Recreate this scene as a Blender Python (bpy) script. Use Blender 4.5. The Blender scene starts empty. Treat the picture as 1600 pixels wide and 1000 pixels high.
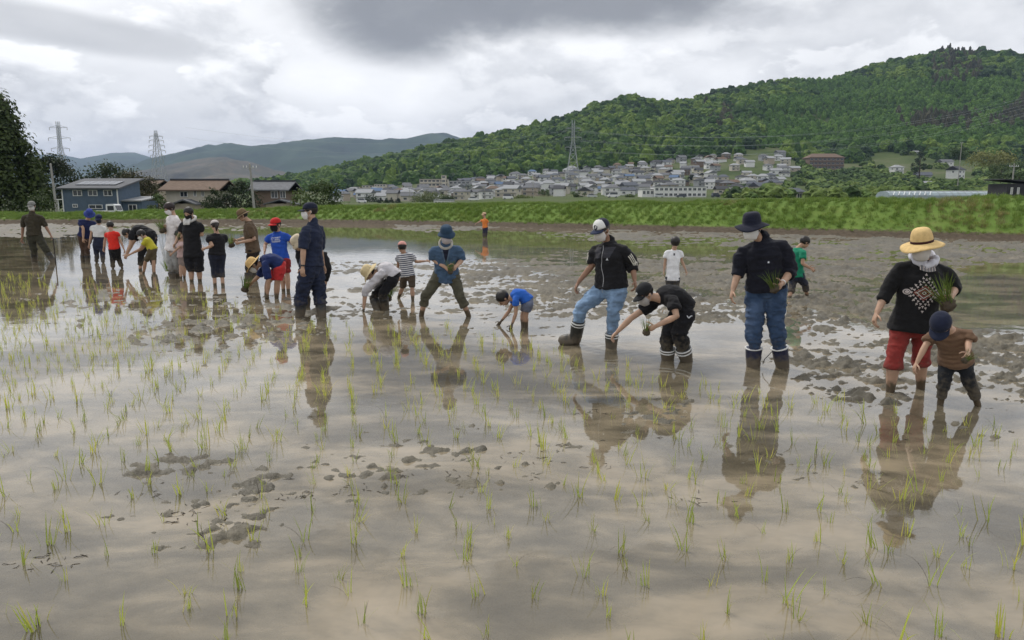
import bpy, bmesh, math, random
import numpy as np
from mathutils import Vector, Matrix
from mathutils.bvhtree import BVHTree

random.seed(7)
RNG = np.random.default_rng(11)
SC = bpy.context.scene
COL = SC.collection
R = math.radians

# ------------------------------------------------------------------ camera
FPX, HZ, CAMZ = 1150.0, 306.0, 1.75          # focal length in photo pixels, horizon row, eye height
PITCH = math.atan((500.0 - HZ) / FPX)
cam_d = bpy.data.cameras.new('camera')
cam = bpy.data.objects.new('camera', cam_d)
COL.objects.link(cam)
cam_d.sensor_fit = 'HORIZONTAL'
cam_d.sensor_width = 36.0
cam_d.lens = 36.0 * FPX / 1600.0
cam_d.clip_start, cam_d.clip_end = 0.05, 40000.0
cam.location = (0, 0, CAMZ)
cam.rotation_euler = (math.pi / 2 - PITCH, 0, 0)
SC.camera = cam

# ------------------------------------------------------------------ sky, sun, exposure
SUN_EL, SUN_AZ = R(52), R(-35)               # azimuth measured from +Y towards +X
SC.view_settings.view_transform = 'Standard'
SC.view_settings.look = 'None'
SC.view_settings.exposure = 0.66
SC.view_settings.gamma = 1.0
SC.view_settings.use_curve_mapping = False
SC.cycles.use_denoising = True
SC.cycles.max_bounces = 6
SC.cycles.diffuse_bounces = 2
SC.cycles.glossy_bounces = 3
SC.cycles.transmission_bounces = 3
SC.cycles.transparent_max_bounces = 6
SC.cycles.volume_bounces = 0
SC.cycles.sample_clamp_indirect = 4.0


class NT:
    """small helper round a node tree"""
    def __init__(self, tree):
        self.t = tree
        self.n = tree.nodes
        self.l = tree.links

    def new(self, typ, ins=None, **props):
        nd = self.n.new(typ)
        for k, v in props.items():
            setattr(nd, k, v)
        for k, v in (ins or {}).items():
            self.put(nd.inputs[k], v)
        return nd

    def put(self, sock, v):
        if isinstance(v, bpy.types.NodeSocket):
            self.l.new(v, sock)
        elif isinstance(v, bpy.types.Node):
            self.l.new(v.outputs[0], sock)
        else:
            if hasattr(sock.default_value, '__len__') and not isinstance(v, str):
                v = tuple(v)
                if len(sock.default_value) == 4 and len(v) == 3:
                    v = v + (1.0,)
            sock.default_value = v

    def math(self, op, a, b=0.0, c=0.0, clamp=False):
        nd = self.n.new('ShaderNodeMath')
        nd.operation = op
        nd.use_clamp = clamp
        self.put(nd.inputs[0], a)
        self.put(nd.inputs[1], b)
        self.put(nd.inputs[2], c)
        return nd.outputs[0]

    def mix(self, f, a, b, blend='MIX'):
        nd = self.n.new('ShaderNodeMix')
        nd.data_type = 'RGBA'
        nd.blend_type = blend
        self.put(nd.inputs[0], f)
        self.put(nd.inputs[6], a)
        self.put(nd.inputs[7], b)
        return nd.outputs[2]

    def ramp(self, f, stops, interp='LINEAR'):
        nd = self.n.new('ShaderNodeValToRGB')
        nd.color_ramp.interpolation = interp
        el = nd.color_ramp.elements
        while len(el) < len(stops):
            el.new(0.5)
        for e, (p, c) in zip(el, stops):
            e.position = p
            if not hasattr(c, '__len__'):
                c = (c, c, c)
            e.color = tuple(c) + (1.0,) if len(c) == 3 else c
        self.put(nd.inputs[0], f)
        return nd.outputs[0]

    def smooth(self, v, lo, hi, a=0.0, b=1.0):
        nd = self.n.new('ShaderNodeMapRange')
        nd.interpolation_type = 'SMOOTHSTEP'
        self.put(nd.inputs[0], v)
        for i, x in enumerate((lo, hi, a, b)):
            self.put(nd.inputs[1 + i], x)
        return nd.outputs[0]

    def noise(self, vec, scale, detail=4.0, rough=0.55, dist=0.0, ntype='FBM'):
        nd = self.n.new('ShaderNodeTexNoise')
        if vec is not None:
            self.l.new(vec, nd.inputs['Vector'])
        nd.inputs['Scale'].default_value = scale
        nd.inputs['Detail'].default_value = detail
        nd.inputs['Roughness'].default_value = rough
        nd.inputs['Distortion'].default_value = dist
        return nd.outputs[0]


def make_world():
    w = bpy.data.worlds.new('World')
    SC.world = w
    w.use_nodes = True
    nt = NT(w.node_tree)
    w.node_tree.nodes.clear()
    out = nt.new('ShaderNodeOutputWorld')
    bg = nt.new('ShaderNodeBackground')
    nt.l.new(bg.outputs[0], out.inputs[0])
    sky = nt.new('ShaderNodeTexSky', sky_type='NISHITA')
    sky.sun_disc = False
    sky.sun_elevation = SUN_EL
    sky.sun_rotation = SUN_AZ
    tc = nt.new('ShaderNodeTexCoord')
    sep = nt.new('ShaderNodeSeparateXYZ', {0: tc.outputs['Generated']})
    x, y, z = sep.outputs
    zz = nt.math('ADD', nt.math('MAXIMUM', z, 0.0), 0.42)
    px = nt.math('DIVIDE', x, zz)
    py = nt.math('DIVIDE', y, zz)
    pl = nt.new('ShaderNodeCombineXYZ', {0: px, 1: py, 2: nt.math('MULTIPLY', z, 1.5)}).outputs[0]
    # broad masses of cloud, cumulus heaps in front of them, wisps
    big = nt.noise(pl, 1.3, 6, 0.52, 0.2)
    bil = nt.noise(pl, 3.0, 12, 0.58, 0.12)
    shift = nt.new('ShaderNodeVectorMath', {0: pl, 1: (0.030, -0.075, 0.075)}, operation='ADD').outputs[0]
    bil2 = nt.noise(shift, 3.0, 12, 0.58, 0.12)
    fin = nt.noise(pl, 10.0, 7, 0.6, 0.1)
    relief = nt.math('SUBTRACT', bil, bil2)          # tops of the heaps are pale, undersides grey
    dens = nt.math('ADD', nt.math('MULTIPLY', big, 0.62), nt.math('MULTIPLY', bil, 0.38))
    heap = nt.smooth(nt.math('ADD', bil, nt.math('MULTIPLY', nt.math('SUBTRACT', fin, 0.5), 0.16)), 0.482, 0.530)
    # the heavy dark bank of cloud overhead, and the paler break low to the west
    av = nt.math('ARCTAN2', x, y)
    hyp = nt.math('SQRT', nt.math('ADD', nt.math('MULTIPLY', x, x), nt.math('MULTIPLY', y, y)))
    el = nt.math('ARCTAN2', z, hyp)

    def blob(a0, e0, ra, re, rot=0.0):
        da = nt.math('DIVIDE', nt.math('SUBTRACT', av, a0), ra)
        de = nt.math('DIVIDE', nt.math('SUBTRACT', nt.math('SUBTRACT', el, e0), nt.math('MULTIPLY', nt.math('SUBTRACT', av, a0), rot)), re)
        wob = nt.math('MULTIPLY', nt.math('SUBTRACT', bil, 0.5), 2.6)
        r2 = nt.math('ADD', nt.math('ADD', nt.math('MULTIPLY', da, da), nt.math('MULTIPLY', de, de)), wob)
        return nt.smooth(r2, 0.15, 1.6, 1.0, 0.0)
    d1 = blob(-0.13, 0.225, 0.13, 0.055, 0.0)
    d2 = blob(0.08, 0.242, 0.32, 0.050, 0.06)
    d3 = blob(-0.56, 0.185, 0.22, 0.020, -0.08)
    dark = nt.math('MAXIMUM', nt.math('MAXIMUM', d1, d2), nt.math('MULTIPLY', d3, 0.45))
    b1 = nt.math('MAXIMUM', blob(-0.50, 0.115, 0.40, 0.085, 0.0), blob(-0.50, 0.255, 0.30, 0.075, 0.0))
    tone = nt.ramp(nt.math('ADD', dens, nt.math('MULTIPLY', nt.math('SUBTRACT', fin, 0.5), 0.06)),
                   [(0.34, (0.800, 0.801, 0.803)), (0.45, (0.640, 0.643, 0.650)),
                    (0.54, (0.470, 0.477, 0.490)), (0.66, (0.290, 0.296, 0.308))])
    tone = nt.mix(nt.math('MULTIPLY', b1, 0.45), tone, (0.805, 0.805, 0.806))
    body = nt.ramp(nt.math('ADD', 0.5, nt.math('MULTIPLY', relief, 3.0)),
                   [(0.10, (0.360, 0.366, 0.380)), (0.45, (0.560, 0.566, 0.578)), (0.80, (0.860, 0.858, 0.856))])
    tone = nt.mix(nt.math('MULTIPLY', heap, nt.math('ADD', 0.55, nt.math('MULTIPLY', b1, 0.20))), tone, body)
    tone = nt.mix(nt.math('MULTIPLY', dark, 0.88), tone,
                  nt.mix(bil, (0.100, 0.104, 0.111), (0.200, 0.206, 0.216)))
    clear = nt.new('ShaderNodeVectorMath', {0: sky.outputs[0], 'Scale': 0.10}, operation='SCALE').outputs[0]
    gap = nt.smooth(dens, 0.26, 0.36, 0.14, 0.03)
    col = nt.mix(gap, tone, clear)
    nt.l.new(col, bg.inputs[0])
    bg.inputs[1].default_value = 1.0


make_world()
sun_d = bpy.data.lights.new('sun', 'SUN')
sun_d.energy = 1.5
sun_d.angle = R(14)
sun_d.color = (1.0, 0.95, 0.88)
sun = bpy.data.objects.new('sun', sun_d)
COL.objects.link(sun)
sd = Vector((math.sin(SUN_AZ) * math.cos(SUN_EL), math.cos(SUN_AZ) * math.cos(SUN_EL), math.sin(SUN_EL)))
sun.rotation_euler = sd.to_track_quat('Z', 'Y').to_euler()
sun.location = sd * 60

# ------------------------------------------------------------------ helpers
CAM = Vector((0, 0, CAMZ))
_cp, _sp = math.cos(PITCH), math.sin(PITCH)


def ray(px, py):
    """view ray of a photo pixel, scaled so that one unit is one metre along +Y"""
    a, v = (px - 800.0) / FPX, (500.0 - py) / FPX
    d = Vector((a, _cp + v * _sp, -_sp + v * _cp))
    return d / d.y


def at(px, py, Y):
    return CAM + ray(px, py) * Y


def ground(px, py, z=0.0):
    d = ray(px, py)
    return CAM + d * ((z - CAMZ) / d.z)


def project(P):
    """numpy (N,3) -> photo pixels"""
    q = P - np.array([0, 0, CAMZ])
    fw = q[:, 1] * _cp - q[:, 2] * _sp
    up = q[:, 1] * _sp + q[:, 2] * _cp
    fw = np.maximum(fw, 0.05)
    return 800 + FPX * q[:, 0] / fw, 500 - FPX * up / fw


def _hash(ix, iy, iz, seed):
    h = (ix.astype(np.int64) * 374761393 + iy.astype(np.int64) * 668265263 + iz.astype(np.int64) * 2147483647 + seed * 974634777) & 0xFFFFFFFF
    h = ((h ^ (h >> 13)) * 1274126177) & 0xFFFFFFFF
    h = (h ^ (h >> 16)) & 0xFFFFFFFF
    return h.astype(np.float64) / 2147483647.5 - 1.0


def vnoise(P, seed=0):
    F = np.floor(P)
    f = P - F
    f = f * f * f * (f * (f * 6 - 15) + 10)
    i = F.astype(np.int64)
    r = 0.0
    for dx in (0, 1):
        wx = f[:, 0] if dx else 1 - f[:, 0]
        for dy in (0, 1):
            wy = f[:, 1] if dy else 1 - f[:, 1]
            for dz in (0, 1):
                wz = f[:, 2] if dz else 1 - f[:, 2]
                r = r + wx * wy * wz * _hash(i[:, 0] + dx, i[:, 1] + dy, i[:, 2] + dz, seed)
    return r


def fbm(P, octv=4, seed=0, gain=0.5):
    P = np.asarray(P, float)
    if P.shape[1] == 2:
        P = np.column_stack([P, np.zeros(len(P))])
    a, s, r = 1.0, 0.0, 0.0
    for o in range(octv):
        r = r + a * vnoise(P, seed + o * 17)
        s += a
        a *= gain
        P = P * 2.03 + 11.7
    return r / s


def mesh_np(name, V, F, mats=(), smooth=True, midx=None):
    """V (N,3), F list of index tuples or (M,k) array"""
    me = bpy.data.meshes.new(name)
    V = np.asarray(V, np.float32)
    if isinstance(F, np.ndarray):
        M, k = F.shape
        me.vertices.add(len(V))
        me.vertices.foreach_set('co', V.ravel())
        me.loops.add(M * k)
        me.loops.foreach_set('vertex_index', F.astype(np.int32).ravel())
        me.polygons.add(M)
        me.polygons.foreach_set('loop_start', np.arange(0, M * k, k, dtype=np.int32))
        try:
            me.polygons.foreach_set('loop_total', np.full(M, k, np.int32))
        except Exception:
            pass
        me.update(calc_edges=True)
    else:
        me.from_pydata([tuple(v) for v in V], [], F)
        me.update()
    me.polygons.foreach_set('use_smooth', np.full(len(me.polygons), smooth, dtype=bool))
    if midx is not None:
        me.polygons.foreach_set('material_index', np.asarray(midx, np.int32))
    for m in mats:
        me.materials.append(m)
    me.validate(verbose=False)
    return me


def link(name, me, parent=None, loc=None, label=None, cat=None, group=None, kind=None):
    o = bpy.data.objects.new(name, me)
    COL.objects.link(o)
    if parent is not None:
        o.parent = parent
    if loc is not None:
        o.location = loc
    tag(o, label, cat, group, kind)
    return o


def tag(o, label=None, cat=None, group=None, kind=None):
    if label:
        o['label'] = label
    if cat:
        o['category'] = cat
    if group:
        o['group'] = group
    if kind:
        o['kind'] = kind
    return o


def grid_faces(nr, nc):
    a = (np.arange(nr - 1)[:, None] * nc + np.arange(nc - 1)[None, :]).ravel()
    return np.column_stack([a, a + 1, a + nc + 1, a + nc])


class MB:
    """collects vertices and faces of one mesh"""
    def __init__(self):
        self.v, self.f, self.m = [], [], []

    def face(self, idx, m=0):
        self.f.append(tuple(idx))
        self.m.append(m)

    def box(self, c, s, m=0, rz=0.0, axes=None):
        c = Vector(c)
        if axes is None:
            cr, sr = math.cos(rz), math.sin(rz)
            axes = (Vector((cr, sr, 0)), Vector((-sr, cr, 0)), Vector((0, 0, 1)))
        i = len(self.v)
        for dx, dy, dz in ((-1, -1, -1), (1, -1, -1), (1, 1, -1), (-1, 1, -1), (-1, -1, 1), (1, -1, 1), (1, 1, 1), (-1, 1, 1)):
            self.v.append(c + axes[0] * (dx * s[0] / 2) + axes[1] * (dy * s[1] / 2) + axes[2] * (dz * s[2] / 2))
        for q in ((0, 3, 2, 1), (4, 5, 6, 7), (0, 1, 5, 4), (1, 2, 6, 5), (2, 3, 7, 6), (3, 0, 4, 7)):
            self.face([i + k for k in q], m)
        return self

    def bar(self, a, b, w, m=0, h=None):
        a, b = Vector(a), Vector(b)
        d = b - a
        L = d.length
        if L < 1e-6:
            return self
        d.normalize()
        up = Vector((0, 0, 1)) if abs(d.z) < 0.95 else Vector((0, 1, 0))
        s = d.cross(up).normalized()
        u = s.cross(d)
        return self.box((a + b) / 2, (L, w, h or w), m, axes=(d, s, u))

    def tube(self, pts, rads, seg=10, side=None, m=0, cap=0.6):
        """closed lofted tube; rads floats or (a,b) pairs; side = reference for the a axis"""
        pts = [Vector(p) for p in pts]
        n = len(pts)
        base = len(self.v)
        prev = None
        rings = []
        for k in range(n):
            d = (pts[min(k + 1, n - 1)] - pts[max(k - 1, 0)])
            if d.length < 1e-9:
                d = Vector((0, 0, 1))
            d.normalize()
            if side is not None:
                sv = side[k] if isinstance(side, list) else side
                s = sv - d * sv.dot(d)
            elif prev is not None:
                s = prev - d * prev.dot(d)
            else:
                s = d.orthogonal()
            if s.length < 1e-6:
                s = d.orthogonal()
            s.normalize()
            prev = s
            t = d.cross(s)
            r = rads[k] if hasattr(rads[k], '__len__') else (rads[k], rads[k])
            ring = []
            for j in range(seg):
                an = 2 * math.pi * j / seg
                ring.append(len(self.v))
                self.v.append(pts[k] + s * (math.cos(an) * r[0]) + t * (math.sin(an) * r[1]))
            rings.append((ring, d, max(min(r), 0.0)))
        for k in range(n - 1):
            A, B = rings[k][0], rings[k + 1][0]
            for j in range(seg):
                j2 = (j + 1) % seg
                self.face((A[j], A[j2], B[j2], B[j]), m)
        for (ring, d, r), sg in ((rings[0], -1), (rings[-1], 1)):
            p = pts[0] if sg < 0 else pts[-1]
            i = len(self.v)
            self.v.append(p + d * (sg * r * cap))
            for j in range(seg):
                j2 = (j + 1) % seg
                self.face((ring[j2], ring[j], i) if sg < 0 else (ring[j], ring[j2], i), m)
        return self

    def ellipsoid(self, c, ax, rad, nu=14, nv=8, m=0):
        c = Vector(c)
        top = len(self.v)
        self.v.append(c + ax[2] * rad[2])
        rings = []
        for k in range(1, nv):
            th = math.pi * k / nv
            ring = []
            for j in range(nu):
                ph = 2 * math.pi * j / nu
                ring.append(len(self.v))
                self.v.append(c + ax[0] * (rad[0] * math.sin(th) * math.cos(ph)) + ax[1] * (rad[1] * math.sin(th) * math.sin(ph)) + ax[2] * (rad[2] * math.cos(th)))
            rings.append(ring)
        bot = len(self.v)
        self.v.append(c - ax[2] * rad[2])
        for j in range(nu):
            j2 = (j + 1) % nu
            self.face((top, rings[0][j], rings[0][j2]), m)
            self.face((bot, rings[-1][j2], rings[-1][j]), m)
            for a, b in zip(rings[:-1], rings[1:]):
                self.face((a[j], b[j], b[j2], a[j2]), m)
        return self

    def mesh(self, name, mats=(), smooth=False, base=None):
        V = np.array([tuple(v) for v in self.v], float)
        if base is not None:
            V = V - np.array(tuple(base))
        return mesh_np(name, V, self.f, mats, smooth, self.m)

    def build(self, name, mats, parent=None, smooth=False, base=None, loc=None, **tags):
        if not isinstance(mats, (list, tuple)):
            mats = [mats]
        return link(name, self.mesh(name, mats, smooth, base), parent, loc, **tags)


def copy_tree(o, parent=None):
    c = o.copy()
    COL.objects.link(c)
    c.parent = parent
    for ch in list(o.children):
        copy_tree(ch, c)
    return c


# ------------------------------------------------------------------ materials
MATS = {}


def principled(name, color, rough=0.8, spec=0.5, metal=0.0):
    m = bpy.data.materials.new(name)
    m.use_nodes = True
    nt = NT(m.node_tree)
    b = m.node_tree.nodes['Principled BSDF']
    b.inputs['Base Color'].default_value = tuple(color) + (1,)
    b.inputs['Roughness'].default_value = rough
    b.inputs['Specular IOR Level'].default_value = spec
    b.inputs['Metallic'].default_value = metal
    return m, nt, b


def paint(name, color, rough=0.6, var=0.15, scale=6.0, spec=0.4, bump=0.0, metal=0.0):
    """plain surface with uneven tone"""
    key = ('paint', name)
    if key in MATS:
        return MATS[key]
    m, nt, b = principled(name, color, rough, spec, metal)
    tc = nt.new('ShaderNodeTexCoord')
    n = nt.noise(tc.outputs['Object'], scale, 5, 0.6)
    dk = tuple(c * (1 - var) for c in color)
    lt = tuple(min(1, c * (1 + var)) for c in color)
    nt.l.new(nt.ramp(n, [(0.3, dk), (0.7, lt)]), b.inputs['Base Color'])
    if bump:
        bp = nt.new('ShaderNodeBump', {'Strength': bump, 'Distance': 0.02, 'Height': n})
        nt.l.new(bp.outputs[0], b.inputs['Normal'])
    MATS[key] = m
    return m


def fabric(name, color, var=0.22, rough=0.92, stripes=None, split=None, denim=False, splash=0.0):
    """cloth: mottled tone, weave and crease relief; stripes / split follow the garment's own height 't'"""
    key = ('fabric', name)
    if key in MATS:
        return MATS[key]
    m, nt, b = principled(name, color, rough, 0.25)
    b.inputs['Sheen Weight'].default_value = 0.06
    tc = nt.new('ShaderNodeTexCoord')
    n = nt.noise(tc.outputs['Object'], 9.0, 5, 0.6)
    dk = tuple(c * (1 - var) for c in color)
    lt = tuple(min(1, c * (1 + var)) for c in color)
    col = nt.ramp(n, [(0.3, dk), (0.7, lt)])
    if denim:
        n2 = nt.noise(tc.outputs['Object'], 3.2, 4, 0.6)
        col = nt.mix(nt.smooth(n2, 0.46, 0.68, 0.0, 0.55), col, tuple(min(1, c * 1.9 + 0.04) for c in color))
    if stripes or split:
        a = nt.new('ShaderNodeAttribute', attribute_name='t').outputs['Fac']
        if stripes:
            c2, period, duty = stripes
            fr = nt.math('FRACT', nt.math('DIVIDE', a, period))
            col = nt.mix(nt.math('LESS_THAN', fr, duty), col, c2)
        if split:
            c2, lvl = split
            col = nt.mix(nt.math('LESS_THAN', a, lvl), col, c2)
    if splash:
        f = mud_nodes(nt, 0.05, splash)
        dots = nt.smooth(nt.noise(tc.outputs['Object'], 38.0, 3, 0.6), 0.60, 0.68, 0.0, 0.5)
        f = nt.math('MAXIMUM', nt.math('MULTIPLY', f, 0.75), nt.math('MULTIPLY', dots, mud_nodes(nt, 0.1, splash * 2.4)))
        col = nt.mix(f, col, (0.115, 0.095, 0.066))
    nt.l.new(col, b.inputs['Base Color'])
    cr = nt.noise(tc.outputs['Object'], 26.0, 4, 0.6, 1.2)
    fold = nt.new('ShaderNodeMapping', {'Vector': tc.outputs['Object'], 'Scale': (9.0, 9.0, 17.0), 'Rotation': (0.3, 0.4, 0.0)}).outputs[0]
    cr = nt.math('ADD', nt.math('MULTIPLY', cr, 0.35), nt.math('ABSOLUTE', nt.math('SUBTRACT', nt.noise(fold, 1.0, 3, 0.5, 0.8), 0.5)))
    bp = nt.new('ShaderNodeBump', {'Strength': 0.6, 'Distance': 0.015, 'Height': cr})
    nt.l.new(bp.outputs[0], b.inputs['Normal'])
    MATS[key] = m
    return m


def mud_nodes(nt, lo, hi, soft=0.03):
    """factor for wet mud splashed up to a real height above the paddy water"""
    g = nt.new('ShaderNodeNewGeometry')
    z = nt.new('ShaderNodeSeparateXYZ', {0: g.outputs['Position']}).outputs[2]
    n = nt.noise(g.outputs['Position'], 22.0, 4, 0.6)
    zz = nt.math('ADD', z, nt.math('MULTIPLY', nt.math('SUBTRACT', n, 0.5), (hi - lo) * 2.2))
    return nt.smooth(zz, lo, hi, 1.0, 0.0)


def skin_mat(name, color, mud=0.13):
    key = ('skin', name)
    if key in MATS:
        return MATS[key]
    m, nt, b = principled(name, color, 0.52, 0.4)
    tc = nt.new('ShaderNodeTexCoord')
    n = nt.noise(tc.outputs['Object'], 14.0, 4, 0.6)
    col = nt.ramp(n, [(0.3, tuple(c * 0.86 for c in color)), (0.7, tuple(min(1, c * 1.1) for c in color))])
    f = mud_nodes(nt, mud * 0.6, mud * 1.2)
    col = nt.mix(f, col, (0.085, 0.062, 0.038))
    nt.l.new(col, b.inputs['Base Color'])
    b.inputs['Subsurface Weight'].default_value = 0.0
    MATS[key] = m
    return m


def rubber(name, color, mud=0.16):
    key = ('rubber', name)
    if key in MATS:
        return MATS[key]
    m, nt, b = principled(name, color, 0.35, 0.5)
    f = mud_nodes(nt, mud * 0.35, mud)
    nt.l.new(nt.mix(f, color, (0.105, 0.085, 0.060)), b.inputs['Base Color'])
    nt.l.new(nt.mix(f, (0.33,) * 3, (0.7,) * 3), b.inputs['Roughness'])
    MATS[key] = m
    return m


def scatter(name, pts, scale, rotz, protos, idx=None, tilt=None, **tags):
    """one object of countless alike pieces: prototypes on points"""
    pc = bpy.data.collections.new(name + '_pieces')
    for p in protos:
        for c in list(p.users_collection):
            c.objects.unlink(p)
        pc.objects.link(p)
    me = mesh_np(name, np.asarray(pts), [])
    n = len(pts)
    for nm, arr, typ in (('sc', scale, 'FLOAT_VECTOR'), ('rt', None, 'FLOAT_VECTOR'), ('ix', idx, 'INT')):
        a = me.attributes.new(nm, typ, 'POINT')
        if nm == 'rt':
            rr = np.zeros((n, 3), np.float32)
            rr[:, 2] = rotz
            if tilt is not None:
                rr[:, :2] = tilt
            a.data.foreach_set('vector', rr.ravel())
        elif nm == 'sc':
            s = np.asarray(scale, np.float32)
            if s.ndim == 1:
                s = np.column_stack([s, s, s])
            a.data.foreach_set('vector', s.astype(np.float32).ravel())
        else:
            ii = idx if idx is not None else RNG.integers(0, len(protos), n)
            a.data.foreach_set('value', np.asarray(ii, np.int32))
    o = link(name, me, **tags)
    ng = bpy.data.node_groups.new(name + '_nodes', 'GeometryNodeTree')
    ng.interface.new_socket('Geometry', in_out='INPUT', socket_type='NodeSocketGeometry')
    ng.interface.new_socket('Geometry', in_out='OUTPUT', socket_type='NodeSocketGeometry')
    gi = ng.nodes.new('NodeGroupInput')
    go = ng.nodes.new('NodeGroupOutput')
    iop = ng.nodes.new('GeometryNodeInstanceOnPoints')
    ci = ng.nodes.new('GeometryNodeCollectionInfo')
    ci.inputs['Collection'].default_value = pc
    ci.inputs['Separate Children'].default_value = True
    ci.inputs['Reset Children'].default_value = True
    ng.links.new(gi.outputs[0], iop.inputs['Points'])
    ng.links.new(ci.outputs[0], iop.inputs['Instance'])
    iop.inputs['Pick Instance'].default_value = True
    for nm, typ, sock in (('sc', 'FLOAT_VECTOR', 'Scale'), ('rt', 'FLOAT_VECTOR', 'Rotation'), ('ix', 'INT', 'Instance Index')):
        na = ng.nodes.new('GeometryNodeInputNamedAttribute')
        na.data_type = typ
        na.inputs['Name'].default_value = nm
        ng.links.new([s for s in na.outputs if s.enabled and s.name == 'Attribute'][0], iop.inputs[sock])
    ng.links.new(iop.outputs[0], go.inputs[0])
    md = o.modifiers.new('pieces', 'NODES')
    md.node_group = ng
    return o

# ================================================================== SETTING
def interp_px(tab):
    xs = np.array([t[0] for t in tab], float)
    ys = np.array([t[1] for t in tab], float)
    return lambda px: np.interp(px, xs, ys)



# ---- the bank round the paddy: its foot, as plan points
BANK = [(60, 4), (40, 14), (20, 29.0), (9.4, 36.0), (0, 42.0), (-9.6, 46.5), (-19, 48.0), (-30, 47.0), (-48, 43), (-80, 34), (-120, 20)]
BANK_TOP = [2.0, 1.8, 1.62, 1.42, 1.22, 1.08, 0.72, 0.50, 0.45, 0.4, 0.4]


def smooth_line(P, n):
    P = np.array(P, float)
    d = np.concatenate([[0], np.cumsum(np.linalg.norm(np.diff(P[:, :2], axis=0), axis=1))])
    s = np.linspace(0, d[-1], n)
    out = np.column_stack([np.interp(s, d, P[:, k]) for k in range(P.shape[1])])
    for _ in range(int(n * 0.12)):
        out[1:-1] = 0.25 * out[:-2] + 0.5 * out[1:-1] + 0.25 * out[2:]
    return out


_bl = smooth_line([(x, y, t) for (x, y), t in zip(BANK, BANK_TOP)], 360)
_tg = np.gradient(_bl[:, :2], axis=0)
_tg /= np.linalg.norm(_tg, axis=1)[:, None]
_nr = np.column_stack([_tg[:, 1], -_tg[:, 0]])           # outward, away from the paddy
if (_nr[180] * _bl[180, :2]).sum() < 0:
    _nr = -_nr


def bank_profile(k):
    """offset from the foot -> share of the bank's height"""
    return [(-0.9, -0.22), (-0.35, -0.06), (0.0, 0.03), (0.30, 0.16), (0.55, 0.24), (0.9, 0.30), (1.4, 0.45), (2.0, 0.64),
            (2.6, 0.80), (3.2, 0.92), (3.9, 0.99), (4.8, 1.0), (6.0, 0.99), (7.4, 0.93), (9.5, 0.84)]


def build_bank():
    prof = bank_profile(0)
    # finer rows
    off = np.linspace(-0.9, 9.5, 64)
    sh = np.interp(off, [p[0] for p in prof], [p[1] for p in prof])
    nr, nc = len(off), len(_bl)
    XY = _bl[None, :, :2] + _nr[None, :, :] * off[:, None, None]
    Z = np.where(sh[:, None] < 0.25, sh[:, None] * 1.0, sh[:, None] * _bl[None, :, 2])
    Z = np.where(sh[:, None] < 0.25, sh[:, None], 0.25 + (sh[:, None] - 0.25) / 0.75 * (_bl[None, :, 2] - 0.25))
    V = np.column_stack([XY.reshape(-1, 2), Z.ravel()])
    amp = np.clip((off + 0.5) / 2.0, 0.1, 1.0)[:, None] * np.ones((1, nc))
    V[:, 2] += fbm(V[:, :2] * 0.55, 4, 3) * 0.16 * amp.ravel() + fbm(V[:, :2] * 2.5, 3, 9) * 0.07
    m, nt, b = principled('bank_soil', (0.1, 0.08, 0.05), 0.9, 0.2)
    g = nt.new('ShaderNodeNewGeometry')
    n1 = nt.noise(g.outputs['Position'], 0.9, 5, 0.65)
    n2 = nt.noise(g.outputs['Position'], 6.0, 5, 0.65)
    grass = nt.ramp(n1, [(0.30, (0.092, 0.152, 0.028)), (0.5, (0.112, 0.180, 0.034)), (0.66, (0.138, 0.198, 0.043)), (0.82, (0.180, 0.180, 0.068))])
    soil = nt.ramp(n2, [(0.3, (0.050, 0.038, 0.025)), (0.7, (0.105, 0.082, 0.058))])
    z = nt.new('ShaderNodeSeparateXYZ', {0: g.outputs['Position']}).outputs[2]
    f = nt.smooth(nt.math('ADD', z, nt.math('MULTIPLY', nt.math('SUBTRACT', n2, 0.5), 0.25)), 0.22, 0.34)
    nt.l.new(nt.mix(f, soil, grass), b.inputs['Base Color'])
    bp = nt.new('ShaderNodeBump', {'Strength': 0.4, 'Distance': 0.04, 'Height': n2})
    nt.l.new(bp.outputs[0], b.inputs['Normal'])
    link('bank', mesh_np('bank', V, grid_faces(nr, nc), [m]), kind='structure')
    return off, sh


build_bank()

# ---- grass of the bank: tufts of blades
GRASS_COL = [(0.124, 0.205, 0.034), (0.145, 0.226, 0.040), (0.180, 0.245, 0.054), (0.230, 0.222, 0.088)]


def leaf_mat(name, color, var=0.35, trans=0.25, rough=0.55, nscale=0.3):
    key = ('leaf', name)
    if key in MATS:
        return MATS[key]
    m, nt, b = principled(name, color, rough, 0.3)
    oi = nt.new('ShaderNodeObjectInfo')
    g = nt.new('ShaderNodeNewGeometry')
    n = nt.noise(g.outputs['Position'], nscale, 4, 0.6)
    f = nt.math('ADD', nt.math('MULTIPLY', n, 0.6), nt.math('MULTIPLY', oi.outputs['Random'], 0.4))
    dk = tuple(c * (1 - var) for c in color)
    lt = (min(1, color[0] * (1 + var * 1.5)), min(1, color[1] * (1 + var)), color[2] * (1 + var * 0.5))
    col = nt.ramp(f, [(0.28, dk), (0.5, color), (0.72, lt)])
    nt.l.new(col, b.inputs['Base Color'])
    if trans:
        tr = nt.new('ShaderNodeBsdfTranslucent')
        nt.l.new(col, tr.inputs[0])
        mx = nt.new('ShaderNodeMixShader', {0: trans, 1: b.outputs[0], 2: tr.outputs[0]})
        nt.l.new(mx.outputs[0], nt.n['Material Output'].inputs[0])
    MATS[key] = m
    return m


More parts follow.
